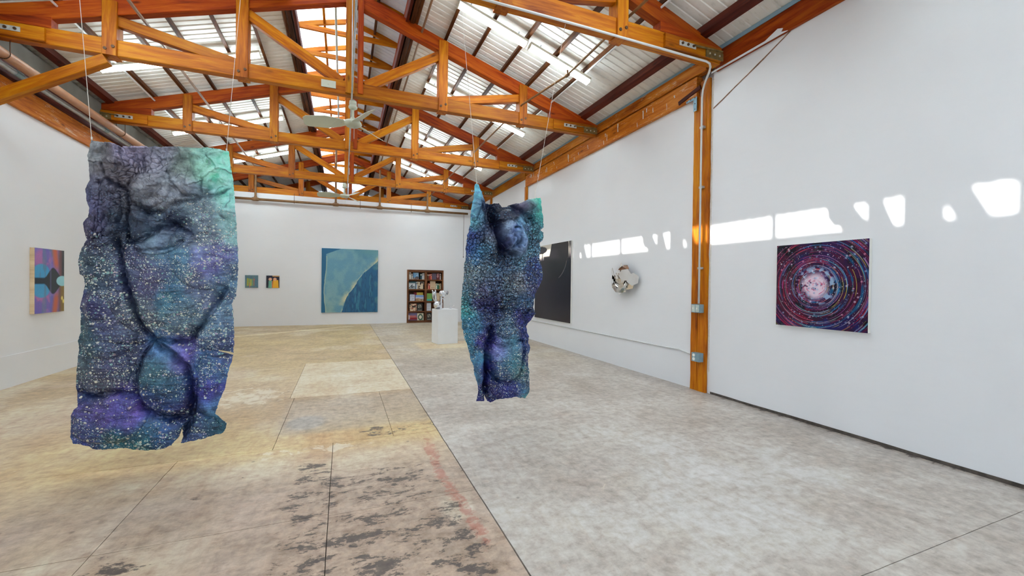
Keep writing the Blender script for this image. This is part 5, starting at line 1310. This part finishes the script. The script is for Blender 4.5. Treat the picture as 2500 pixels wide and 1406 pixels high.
RIGHT_A = [(559.7, 371), (564, 405), (571, 448), (574, 491), (577, 536), (578, 562), (581, 604), (582, 641), (581, 676), (579, 700), (576, 723), (566, 741), (570, 758), (571.5, 787), (573, 817), (571, 850), (570, 866), (561, 898), (549.6, 948), (536, 980), (525, 1009), (540, 1022), (554, 1032), (552.5, 1044), (544, 1056)]
TOP_A = [(224.5, 341), (235, 346), (264, 351), (286, 356), (304, 363), (349, 363), (415, 360), (463, 363), (503, 364), (543, 368), (559.7, 371)]
BOT_A = [(179, 1082), (214, 1088), (235, 1098), (278, 1095), (313, 1091), (354, 1095), (398, 1092), (421, 1083), (443, 1081), (470, 1076), (500, 1069), (544, 1056)]
hanging_sheet('hanging_sheet', LEFT_A, RIGHT_A, TOP_A, BOT_A, [[(418, 1100), (424, 1080), (438, 1064), (446, 1040), (445, 1062), (443, 1082), (440, 1100)], [(536, 852), (575, 862), (575, 868), (536, 855)]],
              300, 620, 4.2, relief_a, colsA, 20, dotsA, cellsA, M['sheet_a'], [((0.0, 0.0), (-1.95, 4.25, 4.48)), ((0.985, 0.0), (-0.80, 4.25, 4.48))],
              'larger hanging blue-violet sculpted sheet at the left, with a square grey-green crumpled top', 3)

# ---- smaller sheet
def relief_b(PX, PY):
    H = plateau(PX, PY, [(1240, 866, 46, 72, 3, .12), (1228, 690, 84, 70, 0, .05), (1245, 572, 42, 62, -16, .10), (1160, 800, 30, 60, 5, .06), (1165, 900, 20, 66, 8, .05), (1245, 950, 48, 26, 0, .04), (1240, 790, 52, 34, 0, .05), (1198, 590, 17, 44, -10, .06), (1283, 830, 12, 40, 0, .04), (1160, 500, 14, 40, 6, .05), (1295, 510, 28, 22, 0, .03)])
    H += plateau(PX, PY, [(1232, 552, 18, 22, -10, .04), (1264, 585, 12, 30, -18, .05), (1256, 612, 12, 14, -10, .045), (1243, 590, 8, 12, 20, .045), (1228, 575, 10, 16, -20, .03)])
    H -= gsum(PX, PY, [(1208, 548, 10, 40, -14, .06), (1222, 600, 9, 30, -18, .07), (1256, 556, 5, 12, 10, .02)])
    C_, m_ = creases(PX, PY, [
        ([(1196, 500), (1203, 540), (1212, 580), (1226, 610), (1250, 622)], 9, .07), ([(1200, 800), (1196, 830), (1188, 860), (1186, 900), (1186, 935), (1187, 972)], 6, .09), ([(1186, 860), (1184, 972)], 5, .06),
        ([(1196, 838), (1230, 842), (1262, 832), (1284, 836)], 5, .035), ([(1192, 905), (1205, 926), (1235, 934), (1262, 920), (1272, 890), (1274, 850)], 5, .04), ([(1214, 545), (1232, 536), (1256, 540), (1280, 560), (1288, 590)], 5, .03),
        ([(1247, 556), (1262, 556), (1262, 590), (1254, 606)], 3.5, .035), ([(1240, 585), (1252, 572), (1264, 574)], 3, .025), ([(1238, 612), (1250, 596), (1264, 590)], 3, .02), ([(1184, 560), (1200, 556), (1212, 552)], 4, .03),
        ([(1244, 500), (1262, 514), (1290, 528), (1300, 545)], 5, .035), ([(1178, 500), (1188, 520), (1190, 545)], 6, .04), ([(1204, 720), (1208, 760), (1210, 800)], 7, .03), ([(1140, 745), (1170, 752), (1200, 745)], 4, .015), ([(1290, 760), (1276, 775), (1282, 800)], 5, .03), ([(1135, 800), (1165, 806), (1195, 800)], 4, .015)])
    f1, f2, _ = worley((PX+5*fbm(PX/14, PY/14, 3, 3))/8.5, (PY+5*fbm(PX/14+9, PY/14, 3, 5))/8.5, 3)
    ed = sstep(0.22, 0.0, f2-f1)
    face = np.clip(plateau(PX, PY, [(1245, 572, 44, 62, -16, 1.3), (1160, 490, 18, 46, 6, 1.2), (1280, 500, 34, 16, -15, 1.3)]), 0, 1)
    mid = sstep(500, 560, PY)*sstep(860, 740, PY)
    lo = ridged(PX/30, PY/15, 4, 16)
    H += (1-face)*(0.014*(0.5-ed)*(0.35+0.65*mid)+0.012*(lo-0.5)); q1, q2, qi = worley((PX+6*fbm(PX/18, PY/18, 2, 2))/24, (PY+6*fbm(PX/18+3, PY/18, 2, 4))/28, 17); H += face*(0.062*q1*(0.4+qi)+0.008*(ridged(PX/22, PY/22, 3, 8)-0.5))
    H -= C_
    tint = np.maximum(m_, (1-face)*0.75*ed*(0.2+0.8*mid)); tint = np.maximum(tint, (1-face)*0.5*sstep(0.68, 0.84, lo))
    return H, tint
colsB = [(1160, 475, (82, 152, 172)), (1178, 500, (78, 108, 140)), (1153, 530, (92, 162, 182)), (1175, 530, (90, 140, 160)), (1196, 510, (16, 20, 48)), (1215, 515, (30, 44, 66)), (1238, 512, (28, 38, 60)), (1262, 502, (74, 66, 88)), (1286, 502, (84, 92, 104)), (1308, 494, (70, 184, 160)), (1316, 520, (60, 160, 150)),
 (1292, 532, (58, 112, 132)), (1210, 565, (6, 8, 30)), (1222, 610, (8, 10, 36)), (1204, 535, (8, 10, 32)), (1230, 632, (14, 20, 50)), (1234, 560, (128, 150, 178)), (1262, 600, (92, 118, 160)), (1274, 568, (112, 146, 186)), (1248, 590, (70, 88, 134)), (1258, 612, (120, 140, 166)), (1196, 590, (150, 160, 176)), (1192, 560, (40, 56, 90)), (1148, 575, (34, 54, 120)), (1160, 620, (52, 112, 162)), (1145, 600, (36, 80, 140)), (1180, 610, (70, 120, 150)),
 (1302, 600, (94, 146, 172)), (1312, 570, (80, 150, 160)), (1250, 640, (84, 126, 152)), (1215, 640, (60, 100, 130)), (1180, 655, (96, 118, 140)), (1140, 660, (112, 136, 146)), (1302, 660, (52, 82, 144)), (1200, 700, (80, 98, 132)), (1150, 700, (96, 122, 140)), (1140, 725, (60, 150, 150)), (1165, 720, (74, 66, 110)), (1270, 690, (122, 126, 140)), (1304, 690, (52, 62, 124)), (1240, 700, (90, 106, 124)),
 (1132, 755, (60, 152, 156)), (1188, 740, (48, 48, 112)), (1240, 740, (34, 60, 92)), (1290, 740, (50, 90, 130)), (1150, 790, (60, 126, 156)), (1200, 780, (46, 60, 110)), (1280, 775, (28, 34, 112)), (1240, 795, (72, 104, 134)), (1134, 830, (48, 136, 168)), (1180, 832, (50, 40, 126)), (1184, 900, (18, 14, 84)), (1160, 905, (66, 120, 150)), (1160, 870, (60, 120, 150)),
 (1216, 850, (110, 118, 174)), (1240, 848, (84, 138, 162)), (1240, 875, (58, 122, 132)), (1222, 905, (40, 70, 112)), (1258, 912, (72, 124, 132)), (1230, 940, (30, 44, 112)), (1252, 948, (34, 34, 116)), (1280, 930, (50, 84, 114)), (1286, 962, (74, 160, 156)), (1204, 962, (20, 14, 82)), (1170, 972, (24, 24, 94)), (1282, 860, (40, 60, 124)), (1286, 800, (34, 44, 120))]
dotsB = [(1160, 480, 0), (1160, 540, 0), (1210, 520, 0), (1250, 560, 0), (1300, 510, 0), (1300, 570, 0), (1260, 620, 0), (1160, 600, 0), (1150, 650, .45), (1200, 650, .15), (1250, 650, .15), (1300, 650, .3), (1140, 690, .85), (1180, 690, .3), (1220, 700, .15), (1270, 690, .5), (1300, 700, .5), (1150, 725, .6), (1200, 730, .1), (1250, 730, .2), (1290, 740, .6),
 (1140, 770, .3), (1180, 780, .25), (1230, 775, .3), (1280, 775, .1), (1150, 815, .6), (1190, 820, .35), (1240, 800, .5), (1285, 815, .2), (1150, 860, .5), (1160, 900, .4), (1185, 900, .05), (1215, 850, .25), (1245, 880, .9), (1225, 880, .85), (1260, 905, .9), (1230, 910, .7), (1265, 930, .75), (1220, 945, .3), (1250, 950, .3), (1280, 960, .6), (1170, 950, .3)]
cellsB = [(1160, 470, .05), (1178, 500, .05), (1150, 550, .7), (1160, 600, .9), (1215, 520, .7), (1250, 565, .03), (1262, 600, .05), (1280, 500, .05), (1310, 500, .15), (1300, 540, .8), (1300, 600, 1.), (1290, 575, .7), (1230, 640, 1.), (1190, 640, 1.), (1160, 660, .9), (1280, 650, 1.), (1230, 700, 1.), (1180, 720, .8), (1290, 710, .8), (1240, 760, .8), (1170, 780, .7), (1150, 820, .6), (1240, 810, .6), (1240, 870, .25), (1185, 900, .2), (1230, 950, .35), (1280, 900, .5)]
M['sheet_b'] = sheet_mat('leathery_painted_sheet', 62, 120, 40)
LEFT_B = [(1160, 449), (1157, 471), (1152.6, 492), (1149.5, 512), (1147.4, 554), (1141, 574), (1138, 605), (1137, 628), (1133, 653), (1131, 684), (1128, 706), (1126.7, 732), (1125.6, 764), (1127.7, 796), (1132, 820), (1139.5, 839), (1146, 864), (1154, 892), (1157.6, 913), (1166, 941), (1168, 960), (1162, 980)]
RIGHT_B = [(1318.6, 482), (1321, 492), (1324, 517), (1326, 537), (1325, 554), (1317, 562), (1326, 568), (1325, 585), (1317, 593), (1319, 603), (1317.6, 622), (1318.6, 642), (1324, 663), (1323, 682), (1316, 698), (1308, 713), (1303, 732), (1302, 751), (1307, 766), (1300, 775), (1292, 785), (1283, 796), (1284.5, 811), (1290, 822), (1288, 832), (1293, 847), (1289, 866), (1289, 881), (1291, 903), (1293, 932), (1292, 952), (1288, 964), (1281, 972)]
TOP_B = [(1160, 449), (1168, 449), (1172, 462), (1182, 487), (1186, 496), (1200, 496), (1217, 495.6), (1224, 505), (1237, 506), (1244, 501), (1265, 498), (1286, 488), (1318.6, 482)]
BOT_B = [(1162, 980), (1180, 979), (1192, 980), (1197, 981.6), (1207, 977), (1228, 972), (1247, 967), (1258, 966), (1271, 970), (1281, 972)]
hanging_sheet('hanging_sheet', LEFT_B, RIGHT_B, TOP_B, BOT_B, [[(1180, 990), (1184, 968), (1189, 967), (1192, 990)]],
              220, 560, 4.2, relief_b, colsB, 13, dotsB, cellsB, M['sheet_b'], [((0.02, 0.0), (1.10, 4.25, 4.48)), ((0.93, 0.0), (2.33, 4.25, 4.48))],
              'smaller hanging blue sculpted sheet near the centre, with a pointed horn at its top left', 7, 0.006, 1.5)
bpy.context.view_layer.update()
